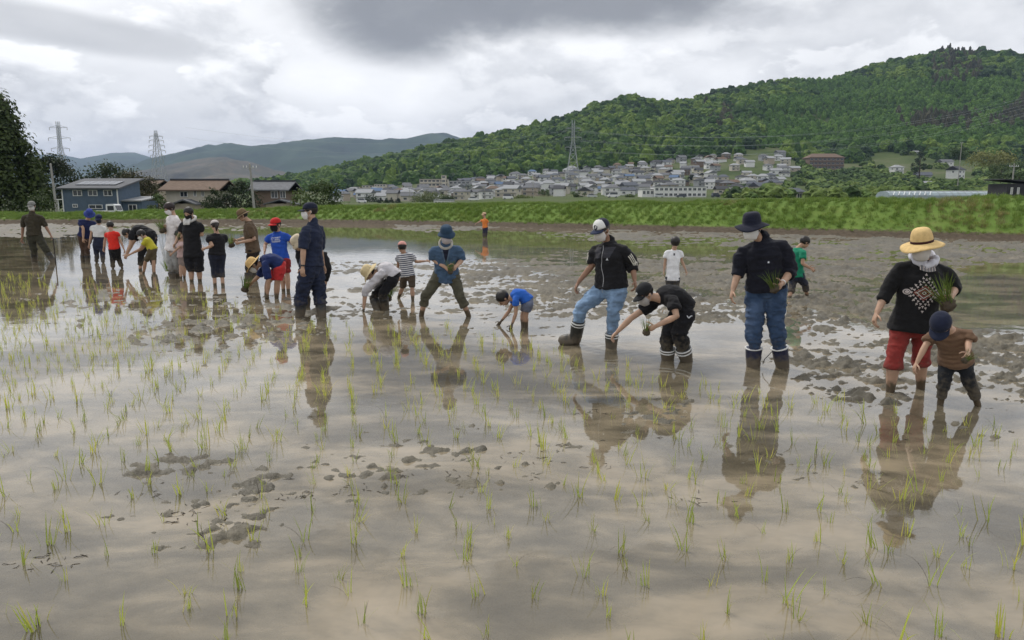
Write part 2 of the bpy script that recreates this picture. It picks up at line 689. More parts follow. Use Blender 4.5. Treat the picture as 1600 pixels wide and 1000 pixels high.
def blade(mb, base, az, h, w, bend, m=0, seg=4, lean=0.0):
    d = Vector((math.cos(az), math.sin(az), 0))
    s = Vector((-math.sin(az), math.cos(az), 0))
    i0 = len(mb.v)
    p = Vector(base)
    ang = lean
    for k in range(seg + 1):
        t = k / seg
        ww = w * (0.55 + 0.9 * t - 1.4 * t * t) if t < 0.999 else 0.0004
        mb.v.append(p - s * ww / 2)
        mb.v.append(p + s * ww / 2)
        ang = lean + bend * t
        p = p + (Vector((0, 0, 1)) * math.cos(ang) + d * math.sin(ang)) * (h / seg)
    for k in range(seg):
        a = i0 + 2 * k
        mb.face((a, a + 1, a + 3, a + 2), m)


def grass_protos():
    out = []
    for q in range(6):
        mb = MB()
        for _ in range(26):
            r = random.random() ** 0.5 * 0.16
            an = random.random() * 6.28
            blade(mb, (r * math.cos(an), r * math.sin(an), -0.02), random.random() * 6.28, random.uniform(0.12, 0.34), random.uniform(0.012, 0.024), random.uniform(0.2, 1.3), 0, 3, random.uniform(0, 0.35))
        out.append(mb.build('grass_tuft', leaf_mat('grass_%d' % (q % 4), GRASS_COL[q % 4], 0.2, 0.25, 0.6, 1.6)))
    return out


def scatter_grass():
    off = RNG.uniform(0.45, 6.2, 42000)
    prof = bank_profile(0)
    sh = np.interp(off, [p[0] for p in prof], [p[1] for p in prof])
    k = RNG.uniform(60, 330, len(off))
    ki = k.astype(int)
    XY = _bl[ki, :2] + _nr[ki] * off[:, None]
    XY += RNG.normal(0, 0.12, XY.shape)
    Z = np.where(sh < 0.25, sh, 0.25 + (sh - 0.25) / 0.75 * (_bl[ki, 2] - 0.25))
    P = np.column_stack([XY, Z])
    clump = fbm(XY * 0.5, 3, 21)
    amp = np.clip((off + 0.5) / 2.0, 0.1, 1.0)
    P[:, 2] += fbm(XY * 0.55, 4, 3) * 0.16 * amp + fbm(XY * 2.5, 3, 9) * 0.07
    s = np.clip(0.60 + clump * 0.25 + RNG.normal(0, 0.14, len(off)), 0.3, 1.1)
    s[off < 0.9] *= 0.6
    dry = fbm(XY * 0.35, 3, 77)
    ix = np.where(dry > 0.44, RNG.choice([3, 2], len(off)), RNG.choice([0, 1, 2, 4, 5, 1], len(off)))
    scatter('bank_grass', P, s, RNG.uniform(0, 6.28, len(off)), grass_protos(), idx=ix,
            label='long green grass covering the bank behind the paddy', cat='grass', kind='stuff')


scatter_grass()

# ---- terrain beyond the bank: flat fields, the town's slope, the wooded hill
ridge_px = interp_px([(-900, 312), (200, 306), (330, 300), (420, 290), (470, 279), (530, 264), (600, 249), (650, 236), (720, 220), (800, 204),
                      (870, 187), (940, 163), (980, 156), (1030, 165), (1090, 158), (1110, 146), (1200, 131), (1280, 125), (1320, 115), (1380, 99),
                      (1450, 87), (1520, 90), (1600, 97), (1800, 112), (2300, 150)])
foot_px = interp_px([(-900, 309), (300, 305), (530, 297), (600, 292), (660, 285), (740, 284), (800, 276), (870, 268), (940, 264), (1000, 257),
                     (1080, 249), (1150, 243), (1215, 243), (1260, 256), (1330, 256), (1400, 247), (1480, 248), (1600, 252), (1800, 262), (2300, 270)])
Y_FLAT, Y_FOOT, Y_RIDGE = 350.0, 720.0, 1230.0


def terrain_z(X, Y):
    X = np.asarray(X, float)
    Y = np.maximum(np.asarray(Y, float), 1.0)
    px = 800 + FPX * (X / Y)
    flat = 1.12 * np.tanh((X + 13.0) / 22.0)
    e0 = (flat - CAMZ) / Y_FLAT * FPX
    ef = HZ - foot_px(px)
    er = HZ - ridge_px(px) - 11.0 * np.clip((HZ - ridge_px(px)) / 90.0, 0, 1)
    t1 = np.clip((Y - Y_FLAT) / (Y_FOOT - Y_FLAT), 0, 1)
    yr = Y_RIDGE + 120 * np.sin(px / 170.0)
    t2 = np.clip((Y - Y_FOOT) / (yr - Y_FOOT), 0, 1)
    e = e0 + (ef - e0) * t1 ** 1.3 + (er - ef) * (1 - (1 - t2) ** 1.5)
    z = CAMZ + e * Y / FPX
    z = np.where(Y < Y_FLAT, flat, z)
    over = np.maximum(Y - yr, 0)
    zr = CAMZ + er * yr / FPX
    z = np.where(Y > yr, np.maximum(zr - over * 0.35, -1.0), z)
    P = np.column_stack([np.ravel(X), np.ravel(Y)])
    rough = (fbm(P / 95.0, 4, 5) * 11.0).reshape(X.shape)
    w = np.clip((Y - 700) / 200, 0, 1) * np.clip((yr - Y) / 160 + 0.22, 0.0, 1) * (Y <= yr + 1)
    hillish = np.clip((er - ef) / 60.0, 0, 1)
    z = z + rough * w * hillish
    return z


def build_terrain():
    us = np.linspace(-1.35, 1.35, 400)
    ys = np.concatenate([np.linspace(16, 60, 12), np.linspace(70, 300, 14), np.geomspace(310, 1500, 120), np.linspace(1530, 2600, 14)])
    U, Y = np.meshgrid(us, ys)
    X = U * Y
    Z = terrain_z(X, Y)
    # keep the flat part below the bank and out of the paddy
    Z = np.where(Y < 62, np.minimum(Z, -0.6), Z)
    V = np.column_stack([X.ravel(), Y.ravel(), Z.ravel()])
    m, nt, b = principled('hill_ground', (0.05, 0.07, 0.02), 0.95, 0.1)
    g = nt.new('ShaderNodeNewGeometry')
    n1 = nt.noise(g.outputs['Position'], 0.02, 6, 0.65)
    n2 = nt.noise(g.outputs['Position'], 0.2, 5, 0.65)
    c = nt.ramp(n1, [(0.35, (0.040, 0.062, 0.020)), (0.5, (0.075, 0.100, 0.035)), (0.62, (0.120, 0.125, 0.070))])
    c = nt.mix(nt.math('MULTIPLY', n2, 0.5), c, (0.05, 0.075, 0.022))
    nt.l.new(c, b.inputs['Base Color'])
    link('hill_terrain', mesh_np('hill_terrain', V, grid_faces(len(ys), len(us)), [m]), kind='structure')


build_terrain()
gm = paint('far_ground', (0.07, 0.095, 0.035), 0.95, 0.3, 0.01)
gb = MB()
gb.v = [Vector((-11000, -900, -1.6)), Vector((11000, -900, -1.6)), Vector((11000, 10500, -1.6)), Vector((-11000, 10500, -1.6))]
gb.face((0, 1, 2, 3))
gb.build('ground', gm, kind='structure')


# ---- far mountains, three ranges one behind another
def mountain(name, tab, Y0, depth, color, seed, amp):
    f = interp_px(tab)
    pxs = np.linspace(tab[0][0], tab[-1][0], 320)
    ts = np.linspace(0, 1, 46)
    PX, T = np.meshgrid(pxs, ts)
    Y = Y0 - depth * (1 - np.minimum(T, 0.75) / 0.75) + np.maximum(T - 0.75, 0) * depth * 2
    top = CAMZ + (HZ - f(PX)) * Y0 / FPX
    sh = np.where(T < 0.75, 1 - (1 - T / 0.75) ** 1.45, 1 - (T - 0.75) / 0.25 * 0.9)
    X = (PX - 800) / FPX * Y
    P = np.column_stack([X.ravel(), Y.ravel()])
    rg = 1 - np.abs(fbm(P / (depth * 0.42), 5, seed)) * 2.0
    fade = (np.sin(np.clip(T / 0.75, 0, 1) * math.pi) * 0.85 + 0.12).ravel()
    Z = (top * sh).ravel() + (rg - 0.55) * amp * fade + fbm(P / (depth * 0.05), 3, seed + 3) * amp * 0.05 - 1.0
    m, nt, b = principled(name + '_cover', color, 0.95, 0.1)
    g = nt.new('ShaderNodeNewGeometry')
    n1 = nt.noise(g.outputs['Position'], 6.0 / depth, 8, 0.7)
    dk = tuple(c * 0.45 for c in color)
    lt = (color[0] * 1.75, color[1] * 1.45, color[2] * 1.5)
    nt.l.new(nt.ramp(n1, [(0.32, dk), (0.52, color), (0.68, lt)]), b.inputs['Base Color'])
    link(name, mesh_np(name, np.column_stack([X.ravel(), Y.ravel(), Z]), grid_faces(len(ts), len(pxs)), [m]), kind='structure')


mountain('mountain_far', [(-700, 236), (-200, 244), (0, 243), (60, 243), (110, 243), (140, 250), (165, 246), (190, 241), (225, 241), (250, 249), (280, 246), (320, 252), (420, 262), (560, 275)], 8200, 2600, (0.045, 0.075, 0.04), 31, 110)
mountain('mountain_range', [(200, 268), (250, 252), (290, 243), (330, 233), (360, 230), (400, 231), (440, 228), (470, 224), (520, 221), (560, 222), (600, 224), (640, 221), (675, 214), (700, 215), (760, 226), (900, 240), (1050, 250)], 5600, 1900, (0.034, 0.060, 0.030), 47, 95)
mountain('mountain_spur', [(120, 285), (220, 270), (290, 254), (340, 246), (360, 245), (400, 254), (440, 267), (480, 280), (560, 292)], 3800, 900, (0.085, 0.080, 0.050), 53, 40)


# ---- the paddy: mud sheet and muddy water
LEVELS = [(0, 385, -.10), (120, 382, -.10), (300, 378, -.10), (420, 372, -.10), (500, 368, -.10), (560, 378, -.09), (650, 378, -.08), (740, 368, -.05), (560, 395, -.06), (680, 392, -.05),
          (1560, 450, -.11), (1620, 470, -.11), (1520, 480, -.08), (1500, 450, -.04), (1600, 435, -.09), (1700, 460, -.11),
          (60, 362, .012), (200, 361, .012), (400, 357, -.01), (700, 355, .012), (1000, 372, .008), (1300, 392, .012), (1560, 398, .012), (1200, 382, .0), (850, 364, -.02), (950, 384, -.03), (820, 384, -.035), (1080, 392, -.03),
          (560, 420, -.012), (540, 462, -.014), (640, 445, -.012), (760, 412, -.012), (850, 424, .000), (860, 480, .004), (820, 440, .000), (900, 462, .004),
          (1000, 412, -.006), (1100, 424, .002), (1110, 480, .004), (1300, 432, .006), (1300, 500, .004), (1340, 470, .008), (1450, 425, .006), (1560, 545, .004),
          (1585, 600, .000), (1700, 560, .004), (1250, 545, -.012), (1330, 570, -.006), (1550, 660, -.022), (1120, 540, -.028), (1060, 580, -.045), (1000, 565, -.05), (930, 552, -.035), (870, 520, -.02), (760, 500, -.02),
          (700, 470, -.016), (100, 440, -.030), (0, 420, -.03), (250, 470, -.018), (150, 500, -.016), (350, 512, -.006), (450, 505, -.008), (260, 520, -.008), (300, 545, -.022), (150, 565, -.038), (0, 520, -.03), (400, 440, -.03), (500, 440, -.03),
          (200, 630, -.06), (450, 620, -.06), (560, 540, -.045), (700, 600, -.06), (900, 650, -.050), (1000, 650, -.016), (1250, 655, -.034), (1180, 720, -.018), (1400, 700, -.032), (1400, 740, -.022), (1330, 620, -.016),
          (700, 728, -.012), (640, 738, -.012), (560, 730, -.020), (820, 770, -.016), (300, 805, -.012), (360, 800, -.014), (240, 775, -.016), (200, 790, -.022), (880, 700, -.022), (100, 750, -.045), (50, 890, -.034), (20, 760, -.034), (850, 810, -.035), (1150, 790, -.038), (1000, 720, -.034),
          (600, 900, -.05), (1000, 900, -.055), (1400, 900, -.065), (1580, 820, -.05), (300, 950, -.05), (700, 980, -.05), (1200, 1000, -.06), (1600, 1000, -.06), (0, 1000, -.05), (700, 850, -.034)]


def mud_height(X, Y):
    P = np.column_stack([X, Y])
    px, py = project(np.column_stack([X, Y, np.zeros_like(X)]))
    num = np.zeros_like(X)
    den = np.full_like(X, 1e-9)
    for cx, cy, lv in LEVELS:
        sy = max(10.0, (cy - HZ) * 0.11)
        d2 = ((px - cx) / 75.0) ** 2 + ((py - cy) / sy) ** 2
        w = 1.0 / (d2 * d2 + 0.15)
        num += w * lv
        den += w
    base = num / den
    far = np.clip((Y - 6) / 16.0, 0, 1)
    c1 = fbm(P * np.array([3.4, 4.0]), 4, 101, 0.6)
    c2 = 1 - np.abs(fbm(P * np.array([6.5, 7.5]), 3, 131)) * 2
    cl = np.clip(fbm(P * np.array([9.0, 10.0]), 2, 141) * 2.2, 0, 1) ** 1.5 * np.clip(fbm(P * 1.3, 2, 143) * 1.5 + 0.55, 0, 1)
    c3 = fbm(P * 0.55, 3, 151)
    c4 = fbm(P * np.array([0.8, 1.9]), 4, 171, 0.6)
    fine = fbm(P * np.array([13.0, 19.0]), 3, 191, 0.6)
    churn = np.clip((base + 0.055) / 0.06, 0.25, 1.2)
    h = base - 0.012 + 0.010 * far + churn * (0.066 * c1 + 0.036 * (c2 - 0.45) + 0.045 * cl + 0.075 * fine * (1 - far * 0.5)) + 0.022 * c3 * (0.4 + far) * np.clip(churn, 0.4, 1) + 0.075 * c4 * far * np.clip(churn, 0.3, 1)
    return h


def build_mud():
    us = np.linspace(-0.92, 0.92, 560)
    rows = np.concatenate([np.linspace(348.5, 420, 80), np.linspace(421, 640, 200), np.linspace(642, 1160, 180)])
    ys = (CAMZ * FPX / (rows - HZ))[::-1]
    U, Y = np.meshgrid(us, ys)
    X = U * Y
    Z = mud_height(X.ravel(), Y.ravel())
    V = np.column_stack([X.ravel(), Y.ravel(), Z])
    m, nt, b = principled('wet_mud', (0.11, 0.09, 0.07), 0.5, 0.22)
    g = nt.new('ShaderNodeNewGeometry')
    n1 = nt.noise(g.outputs['Position'], 1.1, 5, 0.65)
    n2 = nt.noise(g.outputs['Position'], 14.0, 5, 0.65)
    c = nt.ramp(n1, [(0.32, (0.078, 0.071, 0.054)), (0.52, (0.128, 0.116, 0.089)), (0.70, (0.205, 0.184, 0.141))])
    c = nt.mix(nt.smooth(n2, 0.45, 0.7, 0.0, 0.5), c, (0.050, 0.041, 0.030))
    nt.l.new(c, b.inputs['Base Color'])
    nt.l.new(nt.ramp(n1, [(0.35, 0.42), (0.65, 0.70)]), b.inputs['Roughness'])
    bp = nt.new('ShaderNodeBump', {'Strength': 0.9, 'Distance': 0.03, 'Height': n2})
    nt.l.new(bp.outputs[0], b.inputs['Normal'])
    link('paddy_mud', mesh_np('paddy_mud', V, grid_faces(len(ys), len(us)), [m]), kind='structure')


build_mud()


def build_water():
    m, nt, b = principled('muddy_water', (0.26, 0.215, 0.16), 0.03, 0.5)
    b.inputs['IOR'].default_value = 1.85
    g = nt.new('ShaderNodeNewGeometry')
    pos = g.outputs['Position']
    mp = nt.new('ShaderNodeMapping', {'Vector': pos, 'Rotation': (0, 0, 0.35), 'Scale': (1.0, 1.9, 1.0)}).outputs[0]
    n1 = nt.noise(mp, 0.75, 5, 0.55, 0.8)          # plumes of stirred silt
    n2 = nt.noise(mp, 3.2, 5, 0.6, 0.4)
    f = nt.math('ADD', nt.math('MULTIPLY', n1, 0.72), nt.math('MULTIPLY', n2, 0.28))
    c = nt.ramp(f, [(0.34, (0.160, 0.138, 0.098)), (0.46, (0.218, 0.186, 0.130)), (0.56, (0.298, 0.248, 0.170)), (0.66, (0.355, 0.290, 0.198))])
    nt.l.new(c, b.inputs['Base Color'])
    r1 = nt.noise(pos, 3.0, 3, 0.5)
    r2 = nt.noise(pos, 17.0, 2, 0.5)
    hgt = nt.math('ADD', nt.math('MULTIPLY', r1, 1.0), nt.math('MULTIPLY', r2, 0.10))
    sp = nt.new('ShaderNodeSeparateXYZ', {0: pos})
    for lx, ly in ((899, 541), (955, 544), (1043.5, 562), (1073, 564), (1177, 573), (1222.5, 574), (1391, 612), (1438.5, 607), (1469, 632), (1529, 634), (819, 511), (658, 494), (733, 494), (596, 485), (503, 495), (468, 495)):
        q = ground(lx, ly)                        # rings spreading from wading legs
        dx = nt.math('SUBTRACT', sp.outputs[0], q.x)
        dy = nt.math('SUBTRACT', sp.outputs[1], q.y)
        d = nt.math('SQRT', nt.math('ADD', nt.math('MULTIPLY', dx, dx), nt.math('MULTIPLY', dy, dy)))
        ring = nt.math('MULTIPLY', nt.math('SINE', nt.math('MULTIPLY', d, 52.0)), nt.math('POWER', 2.718, nt.math('MULTIPLY', d, -5.5)))
        hgt = nt.math('ADD', hgt, nt.math('MULTIPLY', ring, 0.16))
    bp = nt.new('ShaderNodeBump', {'Strength': 0.028, 'Distance': 0.04, 'Height': hgt})
    nt.l.new(bp.outputs[0], b.inputs['Normal'])
    # shallow: part silt in suspension, part clear enough to show the mud bed, both under one mirror surface
    fr = nt.new('ShaderNodeFresnel', {'IOR': 1.75, 'Normal': bp.outputs[0]})
    gl = nt.new('ShaderNodeBsdfGlossy', {'Roughness': 0.03, 'Normal': bp.outputs[0], 'Color': (0.97, 0.97, 0.96)})
    df = nt.new('ShaderNodeBsdfDiffuse', {'Color': c})
    tr = nt.new('ShaderNodeBsdfTransparent', {'Color': (0.96, 0.92, 0.84)})
    silt = nt.smooth(f, 0.36, 0.64, 0.46, 0.80)
    under = nt.new('ShaderNodeMixShader', {0: silt, 1: tr.outputs[0], 2: df.outputs[0]})
    top = nt.new('ShaderNodeMixShader', {0: fr.outputs[0], 1: under.outputs[0], 2: gl.outputs[0]})
    nt.l.new(top.outputs[0], nt.n['Material Output'].inputs[0])
    pts = [(60, -6), (60, 5)] + [(x, y) for x, y in _bl[::6, :2] + _nr[::6] * 0.4] + [(-120, -6)]
    mb = MB()
    mb.v = [Vector((x, y, 0.0)) for x, y in pts]
    mb.face(range(len(pts)))
    mb.build('paddy_water', m, kind='structure')


build_water()


# ---- haze in the valley air
def build_haze():
    m = bpy.data.materials.new('valley_haze')
    m.use_nodes = True
    nt = NT(m.node_tree)
    nt.n.remove(nt.n['Principled BSDF'])
    v = nt.new('ShaderNodeVolumePrincipled')
    v.inputs['Color'].default_value = (0.50, 0.64, 0.94, 1)
    v.inputs['Density'].default_value = 0.000078
    v.inputs['Anisotropy'].default_value = 0.0
    nt.l.new(v.outputs[0], nt.n['Material Output'].inputs['Volume'])
    MB().box((0, 4800, 318), (24000, 13000, 644)).build('haze', m, kind='stuff')


build_haze()

# ================================================================== BACKGROUND
def tz(x, y):
    return float(terrain_z(np.array([x]), np.array([y]))[0])


def on_terrain(px, py, y0=120.0):
    """first point of the terrain met by the view ray of a photo pixel"""
    d = ray(px, py)
    Y = np.linspace(y0, 1400, 1500)
    z = terrain_z(d.x * Y, Y)
    hit = np.nonzero(CAMZ + d.z * Y <= z)[0]
    k = hit[0] if len(hit) else len(Y) - 1
    return Vector((d.x * Y[k], Y[k], z[k]))


# ---- forest of the hill (a mass nobody could count)
def ico_arrays(sub):
    bm = bmesh.new()
    bmesh.ops.create_icosphere(bm, subdivisions=sub, radius=1.0)
    V = np.array([tuple(v.co) for v in bm.verts])
    F = np.array([[v.index for v in f.verts] for f in bm.faces])
    bm.free()
    return V, F


ICO3, ICO3F = ico_arrays(3)
ICO4, ICO4F = ico_arrays(4)


def crown_proto(name, mat, seed, sx, sz, amp=0.5, cone=0.0, fine=False):
    V, F = (ICO4, ICO4F) if fine else (ICO3, ICO3F)
    V = V.copy()
    n = fbm(V * 1.9 + seed * 3.1, 2, seed) * amp + np.abs(fbm(V * 4.5 + seed, 2, seed + 5)) * amp * 0.8
    V = V * (1 + n)[:, None]
    if cone:
        k = 1 - cone * np.clip((V[:, 2] + 1) / 2, 0, 1)
        V[:, 0] *= k
        V[:, 1] *= k
    V = V * np.array([sx, sx, sz]) + np.array([0, 0, sz * 0.75])
    return link(name, mesh_np(name, V, F, [mat], smooth=False))


def hill_leaf(name, cols, nscale):
    m, nt, b = principled(name, cols[1], 0.8, 0.15)
    oi = nt.new('ShaderNodeObjectInfo')
    g = nt.new('ShaderNodeNewGeometry')
    n = nt.noise(oi.outputs['Location'], nscale, 4, 0.6)
    f = nt.math('ADD', nt.math('MULTIPLY', n, 0.62), nt.math('MULTIPLY', oi.outputs['Random'], 0.38))
    c = nt.ramp(f, [(0.30, cols[0]), (0.50, cols[1]), (0.68, cols[2])])
    n2 = nt.noise(g.outputs['Position'], 0.6, 3, 0.7)
    c = nt.mix(1.0, c, nt.ramp(n2, [(0.3, 0.50), (0.7, 1.35)]), 'MULTIPLY')
    nt.l.new(c, b.inputs['Base Color'])
    return m


def build_forest():
    green = hill_leaf('hill_leaves', [(0.016, 0.038, 0.009), (0.044, 0.094, 0.014), (0.115, 0.175, 0.026)], 0.011)
    young = hill_leaf('young_leaves', [(0.034, 0.074, 0.012), (0.060, 0.126, 0.018), (0.095, 0.172, 0.030)], 0.014)
    bare = hill_leaf('bare_twigs', [(0.034, 0.040, 0.020), (0.056, 0.056, 0.032), (0.084, 0.082, 0.048)], 0.02)
    pr = [crown_proto('forest_crown', green, 1, 4.6, 4.4), crown_proto('forest_crown', green, 2, 5.6, 4.8), crown_proto('forest_crown', green, 3, 3.8, 5.0, 0.45),
          crown_proto('forest_crown', young, 4, 2.6, 3.6, 0.45), crown_proto('forest_crown', young, 5, 2.9, 4.2, 0.4, 0.3),
          crown_proto('forest_crown', green, 6, 3.0, 6.2, 0.35, 0.55), crown_proto('forest_crown', bare, 7, 2.4, 5.4, 0.5, 0.35), crown_proto('forest_crown', bare, 8, 2.8, 5.0, 0.55, 0.2)]
    N = 76000
    Y = RNG.uniform(700, 1420, N)
    X = RNG.uniform(-0.62, 1.02, N) * Y
    px = 800 + FPX * X / Y
    yr = Y_RIDGE + 120 * np.sin(px / 170.0)
    er = HZ - ridge_px(px)
    ef = HZ - foot_px(px)
    keep = (Y < yr + 35) & (er - ef > 6) & (RNG.random(N) < np.clip(Y / 1300, 0, 1))
    keep &= (Y > 712 + 10 * np.sin(px / 40.0))
    X, Y, px = X[keep], Y[keep], px[keep]
    Z = terrain_z(X, Y)
    _, py = project(np.column_stack([X, Y, Z]))
    # a field stays open above the town
    clear = ((px > 1150) & (px < 1215) & (py > 232) & (py < 246)) | ((px > 1345) & (px < 1440) & (py > 238) & (py < 262))
    X, Y, Z, px, py = [a[~clear] for a in (X, Y, Z, px, py)]
    n = len(X)
    yr_ = Y_RIDGE + 120 * np.sin(px / 170.0)
    zone = fbm(np.column_stack([X, Y]) / 140.0, 3, 61)
    ix = RNG.choice([0, 1, 2, 0, 1], n)
    young_z = (px > 1180) & (zone > -0.18) & (py > 125) & (py < 235)
    ix = np.where(young_z, RNG.choice([3, 4, 3], n), ix)
    ix = np.where((zone < -0.36) & (RNG.random(n) < 0.5) & (Y < yr_ - 120), 5, ix)
    jit = RNG.normal(0, 7, n)
    b1 = (np.abs(px + jit - 1466) < 42 - (py - 95) * 0.25) & (py > 82) & (py < 128 + jit)
    b2 = (px + jit > 1625 - (py - 110) * 1.15) & (py > 125) & (py < 200 + jit * 0.6) & (px > 1475)
    b3 = (np.abs(px + jit - 1119) < 16) & (np.abs(py + jit - 190) < 15)
    b4 = (np.abs(px + jit - 1450) < 48) & (np.abs(py - 192) < 12)
    ix = np.where((b1 | b2 | b3 | b4) & (RNG.random(n) < 0.66), RNG.choice([6, 7], n), ix)
    s = np.clip(RNG.lognormal(-0.30, 0.30, n), 0.38, 1.5)
    sc = np.column_stack([s, s, s * RNG.uniform(0.85, 1.25, n)])
    scatter('hill_forest', np.column_stack([X, Y, Z - 1.0]), sc, RNG.uniform(0, 6.28, n), pr, idx=ix,
            label='dense green broadleaf forest covering the long hill', cat='forest', kind='stuff')


build_forest()


def build_scrub():
    """bushes and orchard rows on the foothills right of the town, and greenery between the houses"""
    g1 = hill_leaf('scrub_leaves', [(0.036, 0.066, 0.016), (0.074, 0.122, 0.028), (0.125, 0.170, 0.044)], 0.02)
    g2 = hill_leaf('dark_scrub', [(0.016, 0.034, 0.010), (0.030, 0.058, 0.015), (0.055, 0.092, 0.024)], 0.02)
    pr = [crown_proto('scrub_crown', g1, 11, 2.6, 1.7, 0.6), crown_proto('scrub_crown', g1, 12, 3.4, 2.2, 0.6), crown_proto('scrub_crown', g2, 13, 2.7, 2.3, 0.6),
          crown_proto('scrub_crown', g2, 14, 2.2, 3.4, 0.45, 0.4)]
    pts, ix, sc = [], [], []
    tries = 0
    while len(pts) < 2300 and tries < 9000:
        tries += 1
        Y = random.uniform(190, 735)
        px = random.uniform(1130, 1720)
        X = (px - 800) / FPX * Y
        z = tz(X, Y) if tries % 1 == 0 else 0
        _, py = project(np.array([[X, Y, z]]))
        py = py[0]
        if py < 236 or (px < 1235 and py < 292):
            continue
        if 1352 < px < 1450 and 243 < py < 262:      # open field
            continue
        if 1255 < px < 1335 and 236 < py < 268:
            continue
        if any(a < px < b and c < py < d for a, b, c, d in ((1462, 1512, 246, 285), (1384, 1416, 258, 276), (1420, 1465, 264, 284), (1228, 1258, 290, 316))):
            continue
        if py > 300 and random.random() < 0.75:
            continue
        pts.append((X, Y, z - 0.3))
        ix.append(random.choice((0, 0, 1, 1, 2)) if py > 258 else random.choice((2, 2, 3, 0)))
        sc.append(random.uniform(0.45, 1.0) * (0.75 + 0.5 * (Y / 700)))
    scatter('foothill_scrub', np.array(pts), np.array(sc), RNG.uniform(0, 6.28, len(pts)), pr, idx=np.array(ix),
            label='mixed green scrub and bushes on the foothill below the forest', cat='scrub', kind='stuff')


build_scrub()

# ---- trees one can tell apart
BARK = paint('bark', (0.075, 0.058, 0.042), 0.95, 0.3, 8.0, 0.2)


def tree(name, label, base, H, rad, shape='round', leaves=1800, size=0.32, color=(0.05, 0.09, 0.02), bottom=0.15, group=None, seed=0, clump=0.85):
    rs = random.Random(seed * 77 + 5)
    root = link(name, None, loc=base, label=label, cat='tree', group=group)
    tr = MB()
    lean = Vector((rs.uniform(-.04, .04) * H, rs.uniform(-.04, .04) * H, 0))
    tr.tube([(0, 0, -0.3), (0, 0, H * 0.2), lean * 0.5 + Vector((0, 0, H * 0.5)), lean + Vector((0, 0, H * 0.9))], [H * 0.028, H * 0.021, H * 0.014, H * 0.004], 8)
    cl = []
    ncl = max(14, leaves // 42)
    for k in range(ncl):
        t = rs.random()
        z = bottom + (1 - bottom) * t
        if shape == 'cone':
            r = rad * (1 - t) ** 0.75 * (1.0 + 0.22 * math.sin(t * 37 + seed)) + 0.06 * rad
        elif shape == 'spire':
            r = rad * min(1.0, (2.0 * (1 - t)) ** 0.8) * (1.0 + 0.10 * math.sin(t * 31 + seed)) + 0.05 * rad
        elif shape == 'column':
            r = rad * math.sin(math.pi * min(1, 0.10 + t * 0.88)) ** 0.55
        else:
            r = rad * math.sqrt(max(0.02, 1 - (2 * t - 0.92) ** 2 * 0.98))
        rr = r * math.sqrt(rs.uniform(0.18, 1.0)) * rs.uniform(0.80, 1.10)
        an = rs.random() * 6.283
        cl.append(Vector((rr * math.cos(an), rr * math.sin(an), z * H)) + lean * t)
    for k in range(min(9, ncl)):
        c = cl[k]
        z0 = max(H * 0.15, c.z - c.xy.length * 0.55)
        tr.tube([Vector((0, 0, z0)) + lean * (z0 / H), c * 0.55 + Vector((0, 0, z0)) * 0.45, c], [H * 0.010, H * 0.006, H * 0.002], 5)
    tr.build('trunk', BARK, root)
    cr = MB()
    per = leaves // ncl
    csz = rad * 0.30 * clump + 0.12
    for c in cl:
        for j in range(per):
            d = Vector((rs.gauss(0, 1), rs.gauss(0, 1), rs.gauss(0, 0.8)))
            p = c + d * csz * 0.55
            nrm = (d + Vector((rs.uniform(-.8, .8), rs.uniform(-.8, .8), rs.uniform(0, 1.2)))).normalized()
            a = nrm.orthogonal().normalized()
            a = Matrix.Rotation(rs.random() * 6.28, 3, nrm) @ a
            b = nrm.cross(a)
            s = size * rs.uniform(0.6, 1.25)
            i = len(cr.v)
            cr.v += [p - a * s * 0.5, p - b * s * 0.32 + nrm * s * 0.08, p + a * s * 0.5, p + b * s * 0.32 + nrm * s * 0.08]
            cr.face((i, i + 1, i + 2, i + 3))
    cr.build('crown', leaf_mat('tree_%.3f_%.3f' % color[:2], color, 0.45, 0.2, 0.6, 0.55), root)
    return root


def ptree(name, label, px, top, Y, halfw, z0=None, **kw):
    """tree standing at depth Y below a photo column, reaching up to a photo row"""
    p = at(px, top, Y)
    z = tz(p.x, Y) if z0 is None else z0
    return tree(name, label, (p.x, p.y, z), p.z - z, halfw * Y / FPX, **kw)


DKG, MDG, LTG = (0.034, 0.056, 0.016), (0.055, 0.092, 0.022), (0.085, 0.130, 0.030)
ptree('evergreen_tree', 'tall dark evergreen tree at the left edge of the picture', -4, 156, 88, 46, shape='spire', leaves=15000, size=0.50, color=(0.036, 0.058, 0.015), bottom=0.02, seed=1, clump=1.0)
ptree('broadleaf_tree', 'dark rounded tree behind the leaning pole left of the blue house', 80, 248, 118, 40, leaves=6000, size=0.42, color=DKG, seed=2)
ptree('broadleaf_tree', 'dark tree filling the gap between tall evergreen and pole', 48, 252, 112, 24, leaves=2000, size=0.42, color=DKG, seed=22)
ptree('shrub', 'bright green bush behind man in olive work clothes', 58, 304, 72, 23, leaves=1500, size=0.24, color=(0.055, 0.088, 0.020), bottom=0.0, seed=3)
ptree('shrub', 'low dark bush under the tall evergreen at left edge', 14, 318, 70, 20, leaves=1000, size=0.24, color=DKG, bottom=0.0, seed=4)
ptree('broadleaf_tree', 'round green treetop rising behind the blue house roof', 166, 260, 150, 40, leaves=4600, size=0.5, color=(0.036, 0.062, 0.016), seed=5)
ptree('cedar_tree', 'brownish layered cedar right of the blue house', 214, 270, 128, 34, shape='round', leaves=4600, size=0.4, color=(0.036, 0.040, 0.018), bottom=0.1, seed=6)
ptree('shrub', 'small green tree at the corner of the cream house', 246, 304, 104, 13, leaves=800, size=0.3, color=MDG, bottom=0.05, seed=7)
ptree('broadleaf_tree', 'dark green tree covering the right end of the cream house', 332, 298, 102, 17, leaves=1300, size=0.32, color=DKG, bottom=0.0, seed=8)
